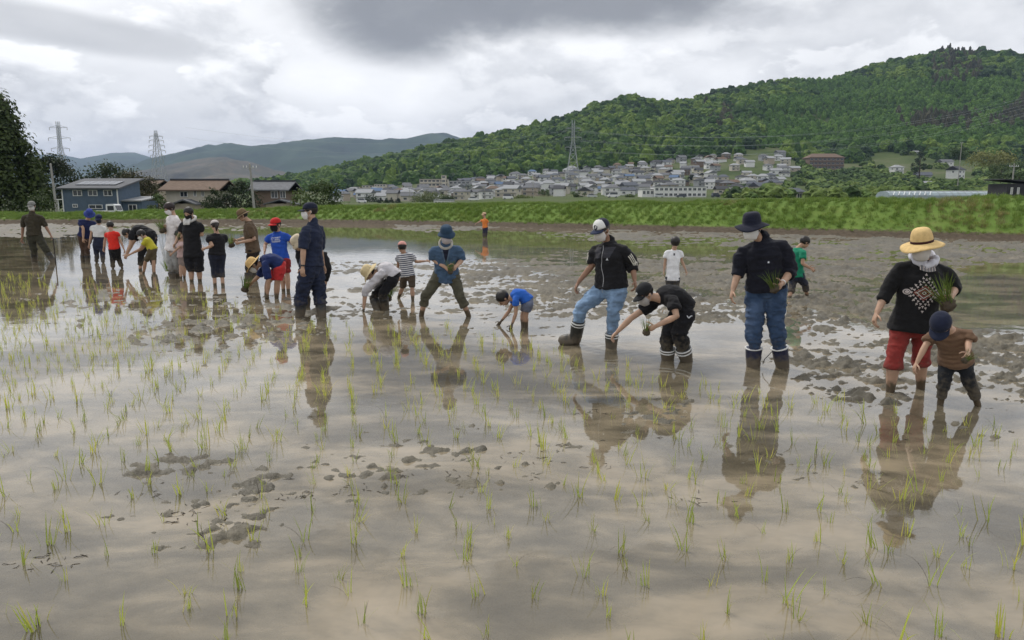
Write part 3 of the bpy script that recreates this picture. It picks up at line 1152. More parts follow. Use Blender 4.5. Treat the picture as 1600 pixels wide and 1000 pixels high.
ptree('broadleaf_tree', 'dark bushy tree behind the thin grey pole between two houses', 374, 288, 104, 27, leaves=2300, size=0.32, color=DKG, bottom=0.0, seed=9)
ptree('shrub', 'dark bush on the bank left of the thin grey pole', 352, 304, 96, 18, leaves=1100, size=0.3, color=(0.03, 0.05, 0.015), bottom=0.0, seed=19)
ptree('broadleaf_tree', 'rounded leafy tree right of man in navy coverall', 504, 285, 92, 27, leaves=2300, size=0.30, color=(0.040, 0.068, 0.016), bottom=0.0, seed=10)
ptree('shrub', 'small green tree behind the navy cap, left of rounded tree', 468, 296, 112, 16, leaves=700, size=0.36, color=MDG, bottom=0.0, seed=11)
ptree('broadleaf_tree', 'pale rounded tree top below forest edge at right', 1549, 238, 420, 30, leaves=1400, size=1.3, color=(0.125, 0.150, 0.052), seed=12, z0=18)
ptree('broadleaf_tree', 'green tree just left of pale rounded tree at right', 1500, 228, 470, 15, leaves=900, size=1.2, color=(0.055, 0.1, 0.026), seed=13, z0=24)
ptree('broadleaf_tree', 'dark green tree under the pale rounded tree', 1566, 258, 360, 22, leaves=1000, size=1.0, color=(0.04, 0.07, 0.02), seed=14, z0=8)
ptree('broadleaf_tree', 'tree at right edge beside the dark shed', 1596, 252, 300, 18, leaves=1000, size=0.9, color=(0.06, 0.1, 0.03), seed=15, z0=4)
ptree('broadleaf_tree', 'dark tree left of the white hillside house', 1440, 238, 520, 12, leaves=700, size=1.2, color=(0.025, 0.048, 0.016), seed=16)
ptree('broadleaf_tree', 'dark tree in the middle of town above the white school', 1081, 274, 520, 9, shape='cone', leaves=500, size=1.0, color=(0.018, 0.034, 0.012), seed=17)
ptree('shrub', 'broad pale bush at the foot of the town', 672, 303, 330, 30, leaves=1300, size=0.8, color=(0.095, 0.125, 0.040), bottom=0.0, seed=18)
for k, px in enumerate((594, 603, 612, 622)):
    ptree('clipped_tree', '%s small dark conical tree in the row of four below the flats' % ('leftmost', 'second', 'third', 'rightmost')[k], px, 310, 300, 5, shape='cone', leaves=260, size=0.55, color=(0.016, 0.034, 0.014), bottom=0.0, seed=30 + k, group='row of four small dark trees')
for k, (px, top, Y, hw, lab) in enumerate((
        (580, 306, 340, 14, 'loose green bush left of the row of four dark trees'), (700, 308, 300, 12, 'green bush in front of the low white clinic'),
        (815, 307, 310, 16, 'green bush beside the parked white van'), (850, 296, 380, 12, 'green tree left of the steel pylon foot'),
        (730, 288, 500, 14, 'dark tree beside the pale apartment block'), (1165, 300, 300, 14, 'bush right of the white school'),
        (905, 300, 330, 10, 'small dark tree below the steel pylon'), (985, 305, 330, 9, 'bush at the left end of the white school'),
        (1205, 284, 400, 12, 'bush near the red-roofed sheds'), (1280, 292, 240, 17, 'dark bush right of the small pavilion'))):
    ptree('shrub', lab, px, top, Y, hw, leaves=620, size=0.6, color=(0.04 + 0.012 * (k % 3), 0.07 + 0.015 * (k % 3), 0.02), bottom=0.0, seed=50 + k)

# ---- houses
ROOFS = {'grey': paint('roof_grey', (0.135, 0.140, 0.150), 0.85, 0.2, 2.0, 0.15), 'dark': paint('roof_dark', (0.062, 0.064, 0.070), 0.85, 0.2, 2.0, 0.15),
         'silver': paint('roof_silver', (0.290, 0.300, 0.310), 0.85, 0.12, 2.0, 0.15), 'brown': paint('roof_brown', (0.150, 0.108, 0.082), 0.85, 0.2, 2.0, 0.15),
         'red': paint('roof_red', (0.235, 0.115, 0.090), 0.85, 0.2, 2.0, 0.15), 'blue': paint('roof_blue', (0.10, 0.15, 0.24), 0.85, 0.2, 2.0, 0.15), 'slate': paint('roof_slate', (0.10, 0.11, 0.13), 0.85, 0.2, 2.0, 0.15)}
WALLS = {'white': paint('wall_white', (0.66, 0.66, 0.64), 0.8, 0.08, 1.0), 'cream': paint('wall_cream', (0.50, 0.46, 0.38), 0.8, 0.10, 1.0),
         'beige': paint('wall_beige', (0.40, 0.34, 0.27), 0.8, 0.1, 1.0), 'grey': paint('wall_grey', (0.33, 0.34, 0.35), 0.8, 0.1, 1.0),
         'brown': paint('wall_brown', (0.17, 0.125, 0.095), 0.8, 0.15, 1.0)}
GLASS = paint('window_glass', (0.035, 0.042, 0.050), 0.12, 0.3, 1.0, 0.6)
FRAME = paint('window_frame_white', (0.72, 0.72, 0.70), 0.5, 0.05, 3.0)
STEEL = paint('galvanised_steel', (0.30, 0.32, 0.33), 0.5, 0.15, 3.0, 0.5)
CONC = paint('pole_concrete', (0.30, 0.29, 0.27), 0.85, 0.15, 3.0)


def gable_roof(mb, w, d, z, rise, eave=0.55, thick=0.16, hip=0.0):
    """ridge along X; hip = how far the ridge ends stand in"""
    W, D = w / 2 + eave, d / 2 + eave
    zt = z + rise
    k = rise / (d / 2)
    ze = z - eave * k
    rx = W - hip
    v0 = [(-W, -D, ze), (W, -D, ze), (W, D, ze), (-W, D, ze), (-rx, 0, zt), (rx, 0, zt)]
    i = len(mb.v)
    mb.v += [Vector(p) for p in v0] + [Vector(p) + Vector((0, 0, thick)) for p in v0]
    for q in ((0, 1, 5, 4), (2, 3, 4, 5), (1, 2, 5), (3, 0, 4)):
        mb.face([i + a for a in reversed(q)])
        mb.face([i + 6 + a for a in q])
    for a, b in ((0, 1), (1, 2), (2, 3), (3, 0)):
        mb.face((i + a, i + b, i + b + 6, i + a + 6))


def gable_body(mb, w, d, h, rise, hip):
    mb.box((0, 0, h / 2 - 0.5), (w, d, h + 1.0))
    if not hip:
        i = len(mb.v)
        mb.v += [Vector(p) for p in ((-w / 2, -d / 2, h), (-w / 2, d / 2, h), (-w / 2, 0, h + rise), (w / 2, -d / 2, h), (w / 2, d / 2, h), (w / 2, 0, h + rise))]
        for q in ((0, 2, 1), (3, 4, 5), (0, 3, 5, 2), (1, 2, 5, 4)):
            mb.face([i + a for a in q])


def window_mesh(w, h, name='window'):
    mb = MB()
    mb.box((0, 0, 0), (w, 0.06, h), 0)
    for sx in (-1, 1):
        mb.box((sx * (w / 2 + 0.03), -0.03, 0), (0.07, 0.12, h + 0.14), 1)
    for sz in (-1, 1):
        mb.box((0, -0.03, sz * (h / 2 + 0.035)), (w, 0.12, 0.07), 1)
    mb.box((0, -0.04, 0), (0.06, 0.06, h), 1)
    return mb.mesh(name, [GLASS, FRAME])


WIN_A, WIN_B = window_mesh(1.9, 1.3), window_mesh(1.2, 1.0)


def town_protos():
    out = []
    for k, (w, d, h, rise, hip) in enumerate(((9.5, 7.5, 5.4, 1.9, 0), (8.5, 7.5, 5.6, 1.7, 3.2), (10.5, 7.0, 3.4, 1.9, 0), (7.5, 8.0, 5.6, 2.1, 0), (11, 8, 5.4, 2.0, 3.6))):
        b = MB()
        gable_body(b, w, d, h, rise, hip)
        body = b.mesh('house', [WALLS['white']])
        r = MB()
        gable_roof(r, w, d, h + 0.04, rise, 0.6, 0.18, hip)
        if h > 5 and k != 3:           # low eave of the ground floor on the garden side
            r.box((0, -d / 2 - 0.45, h * 0.5), (w * 0.96, 0.9, 0.14))
        roof = r.mesh('roof', [ROOFS['grey']])
        wins = []
        for z in ((1.4, 4.1) if h > 5 else (1.6,)):
            for x in (-0.27, 0.25):
                wins.append((x * w, -d / 2 - 0.02, z, 0))
        wins.append((w / 2 + 0.02, 0.4, h - 1.4, math.pi / 2))
        wins.append((-w / 2 - 0.02, -0.5, h - 1.4, -math.pi / 2))
        out.append((body, roof, wins, h))
    return out


PROTOS = town_protos()


def put_house(k, p, rz, wall, roof, label, group=None, name='house', scale=1.0):
    body, rf, wins, h = PROTOS[k]
    o = link(name, body, loc=p, label=label, cat='house', group=group)
    o.rotation_euler.z = rz
    o.scale = (scale,) * 3
    r = link('roof', rf, o)
    for ob, m in ((o, WALLS[wall]), (r, ROOFS[roof])):
        ob.material_slots[0].link = 'OBJECT'
        ob.material_slots[0].material = m
    for i, (x, y, z, a) in enumerate(wins):
        w = link('window', WIN_A if i % 2 == 0 else WIN_B, o, (x, y, z))
        w.rotation_euler.z = a
    return o


def build_town():
    rs = random.Random(4)
    walls = ['white'] * 7 + ['cream'] * 5 + ['beige'] * 2 + ['grey'] * 2 + ['brown']
    roofs = ['grey'] * 7 + ['dark'] * 5 + ['silver'] * 6 + ['slate'] * 5 + ['brown'] * 1 + ['blue'] + ['silver'] * 3
    lo = interp_px([(380, 535), (480, 535), (560, 560), (640, 640), (720, 760)])
    hi = interp_px([(380, 1215), (500, 1215), (600, 1225), (720, 1225)])
    n = 0
    Y = 378.0
    while Y < 715:
        X = (float(lo(Y)) - 800) / FPX * Y
        while X < (float(hi(Y)) - 800) / FPX * Y:
            px = 800 + X / Y * FPX
            x, y = X + rs.uniform(-2.2, 2.2), Y + rs.uniform(-5, 5)
            z = tz(x, y)
            py = project(np.array([[x, y, z]]))[1][0]
            X += rs.uniform(11.2, 14.2)
            if rs.random() < 0.12:
                continue
            if 985 < px < 1125 and y < 430:
                continue
            if 1000 < px < 1230 and 258 < py < 282 and rs.random() < 0.55 and px > 1110:
                continue
            if 885 < px < 912 and y < 530 and y > 470:
                continue
            if px < 720 and py < 297 and rs.random() < 0.5:
                continue
            w, r = rs.choice(walls), rs.choice(roofs)
            where = 'low in town' if y < 450 else 'in the lower town' if y < 520 else 'halfway up town' if y < 590 else 'in the upper town' if y < 650 else 'at the top of town'
            side = 'near the apartments' if px < 700 else 'left of the pylon' if px < 890 else 'right of the pylon' if px < 1000 else 'above the white school' if px < 1110 else 'right of the school'
            rz = rs.choice((0, 0, 0, math.pi / 2, math.pi)) + rs.uniform(-0.45, 0.45)
            hk = rs.randrange(5)
            put_house(hk, (x, y, z), rz, w, r, '%s house with %s %s roof %s, %s' % (w, r, ('wide gabled', 'hipped', 'low', 'narrow gabled', 'broad hipped')[hk], where, side), 'houses of the hillside town', scale=rs.uniform(0.62, 0.86))
            n += 1
        Y += rs.uniform(19.5, 22.5)
    return n


build_town()

# houses that stand apart, right of the town
for px, py, k, w, r, rz, s, lab in (
        (1492, 279, 3, 'white', 'dark', 0.55, 1.15, 'white house with steep dark gables on the right foothill'),
        (1477, 259, 2, 'white', 'grey', 0.1, 1.0, 'low white house above the one with steep gables'),
        (1400, 272, 1, 'white', 'silver', 0.2, 0.95, 'small white house with pale hipped roof among foothill bushes'),
        (1441, 281, 2, 'grey', 'slate', -0.2, 1.0, 'low grey house beside foothill bushes, left of white gabled house'),
        (1447, 291, 2, 'grey', 'silver', 0.2, 0.6, 'tiny grey hut below the low grey foothill house'),
        (1240, 268, 2, 'beige', 'silver', 0.1, 0.8, 'low beige house below the long brown building'),
        (1212, 272, 2, 'white', 'silver', -0.1, 0.8, 'low white house left of the long brown building'),
        (1430, 240, 2, 'grey', 'silver', 0.0, 0.5, 'tiny grey hut at the forest edge above the field')):
    put_house(k, on_terrain(px, py), rz, w, r, lab, scale=s)


def block(name, label, px0, px1, ytop, ybase, Y, depth, floors, bays, wall, roofm, cat='building', band=None, base_z=None, roof_kind='flat', ww=0.62):
    """flat-fronted building facing the paddy"""
    a, b = at(px0, ybase, Y), at(px1, ybase, Y)
    top = at((px0 + px1) / 2, ytop, Y).z
    z0 = a.z if base_z is None else base_z
    W, H = b.x - a.x, top - z0
    root = link(name, None, loc=((a.x + b.x) / 2, Y + depth / 2, z0), label=label, cat=cat)
    MB().box((0, 0, H / 2 - 1.5), (W, depth, H + 3)).build('wall', WALLS[wall], root)
    r = MB()
    if roof_kind == 'flat':
        r.box((0, 0, H + 0.12), (W + 0.5, depth + 0.5, 0.28))
    else:
        gable_roof(r, W, depth, H + 0.02, depth * 0.22, 0.7, 0.2, depth * 0.35)
    r.build('roof', ROOFS[roofm], root)
    fh = H / floors
    wm = window_mesh(W / bays * ww, fh * 0.46)
    for f in range(floors):
        for k in range(bays):
            link('window', wm, root, (-W / 2 + (k + 0.5) * W / bays, -depth / 2 - 0.03, fh * (f + 0.55)))
        if band:
            MB().box((0, -depth / 2 - 0.5, fh * (f + 1.0) - 0.15), (W * 0.99, 1.0, 0.30 if band != 'eave' else 0.7)).build('balcony' if band != 'eave' else 'eave', ROOFS['brown'] if band == 'eave' else WALLS['cream'], root)
    return root


block('school_building', 'long white school building with rows of dark windows below the town', 1022, 1103, 292, 317, 350, 11, 3, 11, 'white', 'silver')
block('school_wing', 'lower white wing at the left end of the white school', 1003, 1021.5, 296, 317, 352, 12, 2, 3, 'white', 'silver')
block('apartment_block', 'long cream apartment block with balconies behind the low town', 656, 700, 280, 304, 560, 10, 4, 7, 'cream', 'grey', band='balcony')
block('apartment_block', 'tall pale stair tower at the end of the apartment block', 690, 697, 274, 304, 557, 6, 5, 1, 'cream', 'grey', base_z=None)
block('apartment_block', 'low green-grey block right of the apartment stair tower', 702, 734, 283, 300, 575, 10, 3, 5, 'grey', 'silver')
block('apartment_block', 'leftmost narrow cream apartment tower below the forest', 552, 562, 292, 306, 600, 9, 4, 2, 'cream', 'grey')
block('apartment_block', 'middle cream apartment block in the row below the forest', 566, 583, 290, 306, 605, 9, 4, 3, 'cream', 'grey')
block('apartment_block', 'right cream apartment block in the row below the forest', 585, 603, 288, 306, 603, 9, 4, 4, 'cream', 'grey')
block('clinic_building', 'low white flat-roofed clinic behind the bank, left of orange-shirted child', 678, 707, 313, 324, 270, 9, 1, 5, 'white', 'silver')
block('lodge_building', 'long brown three-storey lodge with banded eaves below the forest', 1264, 1318, 246, 265, 660, 16, 3, 8, 'brown', 'brown', band='eave', roof_kind='hip')
block('storehouse', 'dark long shed with red roof right of the white school', 1120, 1180, 301, 315, 420, 9, 1, 7, 'beige', 'red', roof_kind='hip')
block('storehouse', 'grey-roofed open shed beyond the bushes right of the school', 1185, 1212, 300, 313, 380, 8, 1, 4, 'grey', 'grey', roof_kind='hip')
block('pavilion', 'small grey-roofed hut among bushes behind green-shirted boy', 1233, 1254, 299, 314, 230, 4, 1, 2, 'cream', 'slate', roof_kind='hip')


def near_house():
    """the blue-grey house at left"""
    Y = 104.0
    blue = paint('siding_blue', (0.088, 0.128, 0.180), 0.7, 0.12, 1.5)
    a, b, c = at(101, 338, Y), at(186.5, 338, Y), at(217, 338, Y)
    z0, eave = -1.1, at(120, 295, Y).z
    W, H, D = b.x - a.x, eave - z0, 6.4
    root = link('house', None, loc=((a.x + b.x) / 2, Y + D / 2, z0), label='blue-grey two-storey house with solar roof and white windows', cat='house')
    wl = MB().box((0, 0, H / 2 - 0.4), (W, D, H + 0.8)).build('wall', blue, root)
    sd_ = MB()
    for k in range(26):
        sd_.box((0, -D / 2 - 0.012, 0.1 + k * H / 26.5), (W, 0.024, H / 26.5 * 0.86))
    sd_.build('siding', blue, wl)
    tr = MB()
    for x in (-W / 2, W / 2):
        tr.box((x, -D / 2 - 0.03, H / 2), (0.14, 0.10, H))
    tr.build('corner_trim', FRAME, root)
    # mono-pitch roof, low edge towards the paddy
    rf = MB()
    ax = Vector((1, 0, 0))
    sl = Vector((0, math.cos(0.20), math.sin(0.20)))
    rf.box((0, -0.1, H + 0.75), (W + 1.1, D + 1.0, 0.20), axes=(ax, sl, ax.cross(sl)))
    roof = rf.build('roof', paint('roof_pale', (0.12, 0.125, 0.135), 0.85, 0.1, 1.0, 0.15), root)
    up = ax.cross(sl)
    for k in range(6):
        p = Vector((-W * 0.30 + k * W * 0.125, -0.55, H + 0.75 - 0.09)) + up * 0.2
        MB().box(p, (W * 0.118, 2.6, 0.05), axes=(ax, sl, up)).build('solar_panel', paint('solar', (0.03, 0.04, 0.06), 0.2, 0.1), roof)
    gb_ = MB()
    i = 0
    gb_.v = [Vector(p) for p in ((-W / 2, -D / 2, H), (-W / 2, D / 2, H), (-W / 2, D / 2, H + 1.25), (W / 2, -D / 2, H), (W / 2, D / 2, H), (W / 2, D / 2, H + 1.25))]
    for q in ((0, 2, 1), (3, 4, 5), (1, 2, 5, 4), (0, 3, 5, 2)):
        gb_.face(q)
    gb_.build('gable', blue, root)

    def wpx(x0, x1, y0, y1, yy=-D / 2):
        p, q = at(x0, y0, Y), at(x1, y1, Y)
        w = link('window', window_mesh(q.x - p.x - 0.12, p.z - q.z - 0.1), root, ((p.x + q.x) / 2 - root.location.x, yy - 0.05, (p.z + q.z) / 2 - z0))
        return w
    for r_ in ((114, 129, 297, 306), (138, 153, 297, 306), (162, 176, 297, 306), (114, 122, 319, 324), (139, 161, 320, 326), (170, 185, 320, 336)):
        wpx(*r_)
    # annex
    h2 = at(200, 314, Y).z - z0
    W2 = c.x - b.x
    an = MB().box(((W + W2) / 2, 0.4, h2 / 2 - 0.4), (W2 - 0.02, D * 0.75, h2 + 0.8)).build('annex_wall', blue, root)
    MB().box(((W + W2) / 2, 0.3, h2 + 0.28), (W2 + 0.3, D * 0.75 + 0.7, 0.16), axes=(ax, Vector((0, math.cos(0.1), math.sin(0.1))), ax.cross(Vector((0, math.cos(0.1), math.sin(0.1)))))).build('annex_roof', ROOFS['silver'], root)
    wpx(194, 208, 320, 330, 0.4 - D * 0.375)
    # lean-to porch on the left end
    pr = MB()
    pr.box((-W / 2 - 0.7, -0.8, 2.35), (1.5, 3.0, 0.12))
    for x, y in ((-1.3, -2.2), (-1.3, 0.6)):
        pr.box((-W / 2 + x, y, 1.1), (0.12, 0.12, 2.4))
    pr.build('porch', FRAME, root)


near_house()


def country_house(label, x0, x1, Y, ridge, eave, wall, roofm, wins, base_y=340, wing=None):
    a, b = at(x0, base_y, Y), at(x1, base_y, Y)
    z0 = tz(a.x, Y)
    D = 7.0
    he = at(x0, eave, Y).z - z0
    hr = at(x0, ridge, Y).z - z0
    W = b.x - a.x
    root = link('house', None, loc=((a.x + b.x) / 2, Y + D / 2, z0), label=label, cat='house')
    m = MB()
    gable_body(m, W, D, he, hr - he - 0.2, 0)
    m.build('wall', WALLS[wall], root)
    r = MB()
    gable_roof(r, W, D, he + 0.03, hr - he - 0.2, 0.8, 0.2)
    rf = r.build('roof', ROOFS[roofm], root)
    MB().box((0, 0, hr + 0.12), (W + 1.5, 0.4, 0.24)).build('ridge_cap', ROOFS['dark'], rf)
    for (u0, u1, y0, y1) in wins:
        p, q = at(u0, y0, Y), at(u1, y1, Y)
        link('window', window_mesh(q.x - p.x, p.z - q.z), root, ((p.x + q.x) / 2 - root.location.x, -D / 2 - 0.03, (p.z + q.z) / 2 - z0))
    if wing:
        u0, u1, yr_, ye = wing
        p, q = at(u0, ye, Y), at(u1, ye, Y)
        w2, hh, rr = q.x - p.x, p.z - z0, at(u0, yr_, Y).z - z0
        wx = (p.x + q.x) / 2 - root.location.x
        m = MB()
        m.box((wx, -D / 2 - 1.2, hh / 2), (w2 - 0.6, 2.4, hh))
        m.build('wing_wall', WALLS['beige'], root)
        r = MB()
        i = len(r.v)
        for yy in (-D / 2 - 2.9, -D / 2 + 0.2):
            r.v += [Vector((wx - w2 / 2, yy, hh)), Vector((wx, yy, rr)), Vector((wx + w2 / 2, yy, hh)), Vector((wx + w2 / 2, yy, hh - 0.18)), Vector((wx, yy, rr - 0.2)), Vector((wx - w2 / 2, yy, hh - 0.18))]
        r.face((5, 4, 3, 2, 1, 0))
        r.face((6, 7, 8, 9, 10, 11))
        for k in range(6):
            r.face((k, (k + 1) % 6, 6 + (k + 1) % 6, 6 + k))
        r.build('wing_roof', ROOFS['grey'], root)
    return root


country_house('cream house with brown tiled roof beside dark trees', 262, 340, 112, 281, 296, 'cream', 'brown', [(282, 293, 300, 307), (303, 307, 298, 306), (315, 319, 299, 306), (285, 300, 322, 333)], wing=(280, 318, 311, 318))
country_house('old house with grey tiled roof and low gabled wing, behind brown-hatted man', 396, 448, 124, 283, 296, 'brown', 'grey', [(424, 434, 299, 309), (438, 446, 299, 309)], wing=(420, 470, 311, 318))
country_house('low roof peeping out behind the cedar beside the cream house', 218, 244, 160, 281, 290, 'beige', 'brown', [(225, 233, 294, 299)])


# ---- plastic greenhouse, shed
def greenhouse():
    Y = 150.0
    a, b = at(1390, 309, Y), at(1568, 309, Y)
    z0 = tz(b.x, Y)
    L, rad, H = b.x - a.x, 2.9, at(1480, 298.5, Y).z - z0
    root = link('greenhouse', None, loc=((a.x + b.x) / 2, Y + rad, z0), label='long low plastic greenhouse with pale hoops behind the right bank', cat='greenhouse')
    film = paint('greenhouse_film', (0.27, 0.33, 0.36), 0.25, 0.15, 0.6, 0.5)
    prof = [(-rad, 0.0), (-rad * 0.99, H * 0.45), (-rad * 0.80, H * 0.78), (-rad * 0.42, H * 0.96), (0, H), (rad * 0.42, H * 0.96), (rad * 0.80, H * 0.78), (rad * 0.99, H * 0.45), (rad, 0.0)]
    c = MB()
    for x in (-L / 2, L / 2):
        c.v += [Vector((x, y, z)) for y, z in prof]
    n = len(prof)
    for k in range(n - 1):
        c.face((k, n + k, n + k + 1, k + 1))
    c.face(range(n))
    c.face(list(range(n, 2 * n))[::-1])
    c.build('film', film, root)
    wh = paint('greenhouse_curtain', (0.68, 0.70, 0.70), 0.5, 0.05)
    for k in range(17):
        h = MB()
        x = -L / 2 + (k + 0.5) * L / 17
        h.tube([(x, y * 1.01, z * 1.012 + 0.01) for y, z in prof], [0.035] * n, 6)
        h.build('hoop', STEEL, root)
    for k in range(8):
        x = -L / 2 + 0.7 + k * 1.05
        s = MB()
        s.bar((x, -rad * 1.0, H * 0.50), (x + 0.75, -rad * 0.62, H * 0.90), 0.16)
        s.build('curtain_strap', wh, root)
    MB().tube([(-L / 2, -rad * 0.44, H * 0.985), (L / 2, -rad * 0.44, H * 0.985)], [0.07, 0.07], 6).build('roller', wh, root)
    MB().bar((L / 2 - 4.4, -rad * 1.01, H * 0.52), (L / 2 - 0.2, -rad * 1.01, H * 0.58), 0.24).build('rolled_curtain', wh, root)


greenhouse()


def dark_shed():
    Y = 125.0
    a, b = at(1572, 306, Y), at(1640, 306, Y)
    z0 = tz(a.x, Y)
    W, H = b.x - a.x, at(1572, 287, Y).z - z0
    root = link('shed', None, loc=((a.x + b.x) / 2, Y + 2.5, z0), label='dark wooden shed with slanted roof at the right edge', cat='shed')
    dk = paint('shed_boards', (0.030, 0.030, 0.034), 0.8, 0.3, 3.0)
    MB().box((0, 0, H / 2), (W, 5, H)).build('wall', dk, root)
    MB().box((-0.2, 0, H + 0.32), (W + 1.0, 5.6, 0.14), axes=(Vector((0.985, 0, -0.10)).normalized(), Vector((0, 1, 0)), Vector((0.10, 0, 0.985)).normalized())).build('roof', ROOFS['dark'], root)
    for x in (-W / 2 + 0.8, -W / 2 + 1.9):
        link('window', window_mesh(0.22, 1.0), root, (x, -2.53, H * 0.55))


dark_shed()


# ---- pylons, power lines, poles
def pylon(label, px, top, Y, arms, wbase, base_px=None, pointed=True):
    p = at(px, top, Y)
    z0 = tz(p.x, Y) - 0.5
    H = p.z - z0
    root = link('pylon', None, loc=(p.x, Y, z0), label=label, cat='pylon')
    t = 0.21 * Y / 500

    def half(z):
        f = z / H
        return wbase * (1 - f) ** 1.15 * 0.5 + H * 0.012 if pointed else wbase * 0.5 * max(0.16, 1 - f * 1.18)
    for sx, sy in ((-1, -1), (1, -1), (1, 1), (-1, 1)):
        lg = MB()
        zs = [0, 0.15, 0.3, 0.5, 0.7, 0.85, 1.0]
        for a, b in zip(zs[:-1], zs[1:]):
            ha, hb = half(a * H), half(b * H)
            lg.bar((sx * ha, sy * ha, a * H), (sx * hb, sy * hb, b * H), t * 1.25)
        lg.build('leg', STEEL, root)
    br = MB()
    z = 0.0
    while z < H * 0.94:
        ha = half(z)
        dz = max(ha * 2.0, H * 0.035)
        z2 = min(z + dz, H * 0.98)
        hb = half(z2)
        for s in (-1, 1):
            br.bar((-ha, s * ha, z), (hb, s * hb, z2), t * 0.7)
            br.bar((ha, s * ha, z), (-hb, s * hb, z2), t * 0.7)
            br.bar((s * ha, -ha, z), (s * hb, hb, z2), t * 0.7)
            br.bar((-hb, s * hb, z2), (hb, s * hb, z2), t * 0.6)
        z = z2
    br.build('bracing', STEEL, root)
    tips = []
    for f, ln in arms:
        za = f * H
        hw = half(za)
        arm = MB()
        for s in (-1, 1):
            arm.bar((s * hw, 0, za + H * 0.022), (s * ln, 0, za), t * 0.8)
            arm.bar((s * hw, hw, za - H * 0.006), (s * ln, 0, za), t * 0.8)
            arm.bar((s * hw, -hw, za - H * 0.006), (s * ln, 0, za), t * 0.8)
        ao = arm.build('cross_arm', STEEL, root)
        for s in (-1, 1):
            MB().tube([(s * ln, 0, za), (s * ln, 0, za - H * 0.035)], [t * 0.7, t * 0.7], 6).build('insulator', paint('insulator_grey', (0.22, 0.21, 0.20), 0.4), ao)
            tips.append(Vector((p.x + s * ln, Y, z0 + za - H * 0.035)))
    return tips


T1 = pylon('distant steel pylon with three wide arms behind the dark trees at far left', 90, 190, 430, ((0.93, 5.0), (0.80, 6.2), (0.67, 5.2)), 8.5, pointed=False)
T2 = pylon('pointed steel pylon with five arms beside the cream house', 243, 204, 470, ((0.92, 4.0), (0.86, 4.5), (0.79, 4.9), (0.72, 5.2), (0.65, 4.4)), 9.5)
T3 = pylon('steel pylon standing in the middle of the hillside town', 896, 188, 500, ((0.885, 4.9), (0.755, 5.6), (0.615, 5.1)), 10.5, pointed=False)


def wire(label, pts, sag, r, group, name='power_line'):
    m = MB()
    a, b = pts
    P = []
    for k in range(25):
        t = k / 24
        p = a.lerp(b, t)
        P.append(p - Vector((0, 0, sag * 4 * t * (1 - t))))
    m.tube(P, [r] * 25, 4)
    m.build(name, paint('wire_grey', (0.40, 0.42, 0.43), 0.5), label=label, cat='power line', group=group)


for k, tip in enumerate(T3):
    lv = ('top', 'top', 'middle', 'middle', 'bottom', 'bottom')[k]
    wire('thin power line running right from the %s arm of the town pylon' % lv, (tip, Vector((430 + (k % 2) * 9, 620, tip.z + 40))), 16, 0.055, 'power lines of the town pylon')
    wire('thin power line running left from the %s arm of the town pylon' % lv, (tip, Vector((-190 + (k % 2) * 9, 440, tip.z - 3))), 9, 0.04, 'power lines left of the town pylon') if k in (0, 2) else None


def pole(label, px, top, Y, tilt=0.0, r=0.13, arm=True):
    p = at(px, top, Y)
    z0 = tz(p.x, Y)
    H = p.z - z0
    root = link('utility_pole', None, loc=(p.x, Y, z0), label=label, cat='pole')
    MB().tube([(tilt * H, 0, -0.5), (0, 0, H)], [r * 1.25, r * 0.8], 10).build('post', CONC, root)
    if arm:
        MB().bar((-0.9, 0, H - 0.5), (0.9, 0, H - 0.5), 0.10).build('cross_arm', STEEL, root)
        for x in (-0.8, -0.4, 0.4, 0.8):
            MB().tube([(x, 0, H - 0.46), (x, 0, H - 0.22)], [0.05, 0.035], 6).build('insulator', FRAME, root)
    return root


pole('leaning grey pole left of the blue house', 79, 256, 78, tilt=0.03, r=0.12, arm=False)
pole('thin grey pole with short crossarm between the two country houses', 390, 256, 92, tilt=0.05, r=0.14)
pole('utility pole left of the town pylon, behind the town bushes', 833, 283, 330)
pole('utility pole beside the white gabled foothill house', 1503, 222, 420, r=0.2)
pole('utility pole at right edge behind the dark shed', 1585, 256, 140)
pole('utility pole above the parked white van', 757, 290, 330)
pole('utility pole among foothill bushes left of the field', 1330, 290, 260)
pole('utility pole right of the white school', 1184, 296, 330)
pole('utility pole below the apartment row', 640, 296, 340)
pole('thin pole on the crest of the bank behind the man in white and navy cap', 935, 330, 47, r=0.02, arm=False) if False else None


# ---- vehicles
def wheel(root, x, y, r, w=0.18):
    t = MB().tube([(x, y - w / 2, r), (x, y + w / 2, r)], [r, r], 16, cap=0.0).build('wheel', paint('tyre', (0.02, 0.02, 0.02), 0.8), root)
    MB().tube([(x, y - w / 2 - 0.015, r), (x, y + w / 2 + 0.015, r)], [r * 0.6, r * 0.6], 12, cap=0.0).build('rim', STEEL, t)


def shell(mb, prof, w, m=0, taper=0.0):
    """side profile (x,z) extruded across y"""
    n = len(prof)
    i = len(mb.v)
    zs = [z for _, z in prof]
    z0, z1 = min(zs), max(zs)
    for s in (-1, 1):
        for x, z in prof:
            mb.v.append(Vector((x, s * (w / 2) * (1 - taper * (z - z0) / (z1 - z0)), z)))
    for k in range(n):
        k2 = (k + 1) % n
        mb.face((i + k, i + k2, i + n + k2, i + n + k), m)
    mb.face([i + k for k in range(n)][::-1], m)
    mb.face([i + n + k for k in range(n)], m)
    return mb


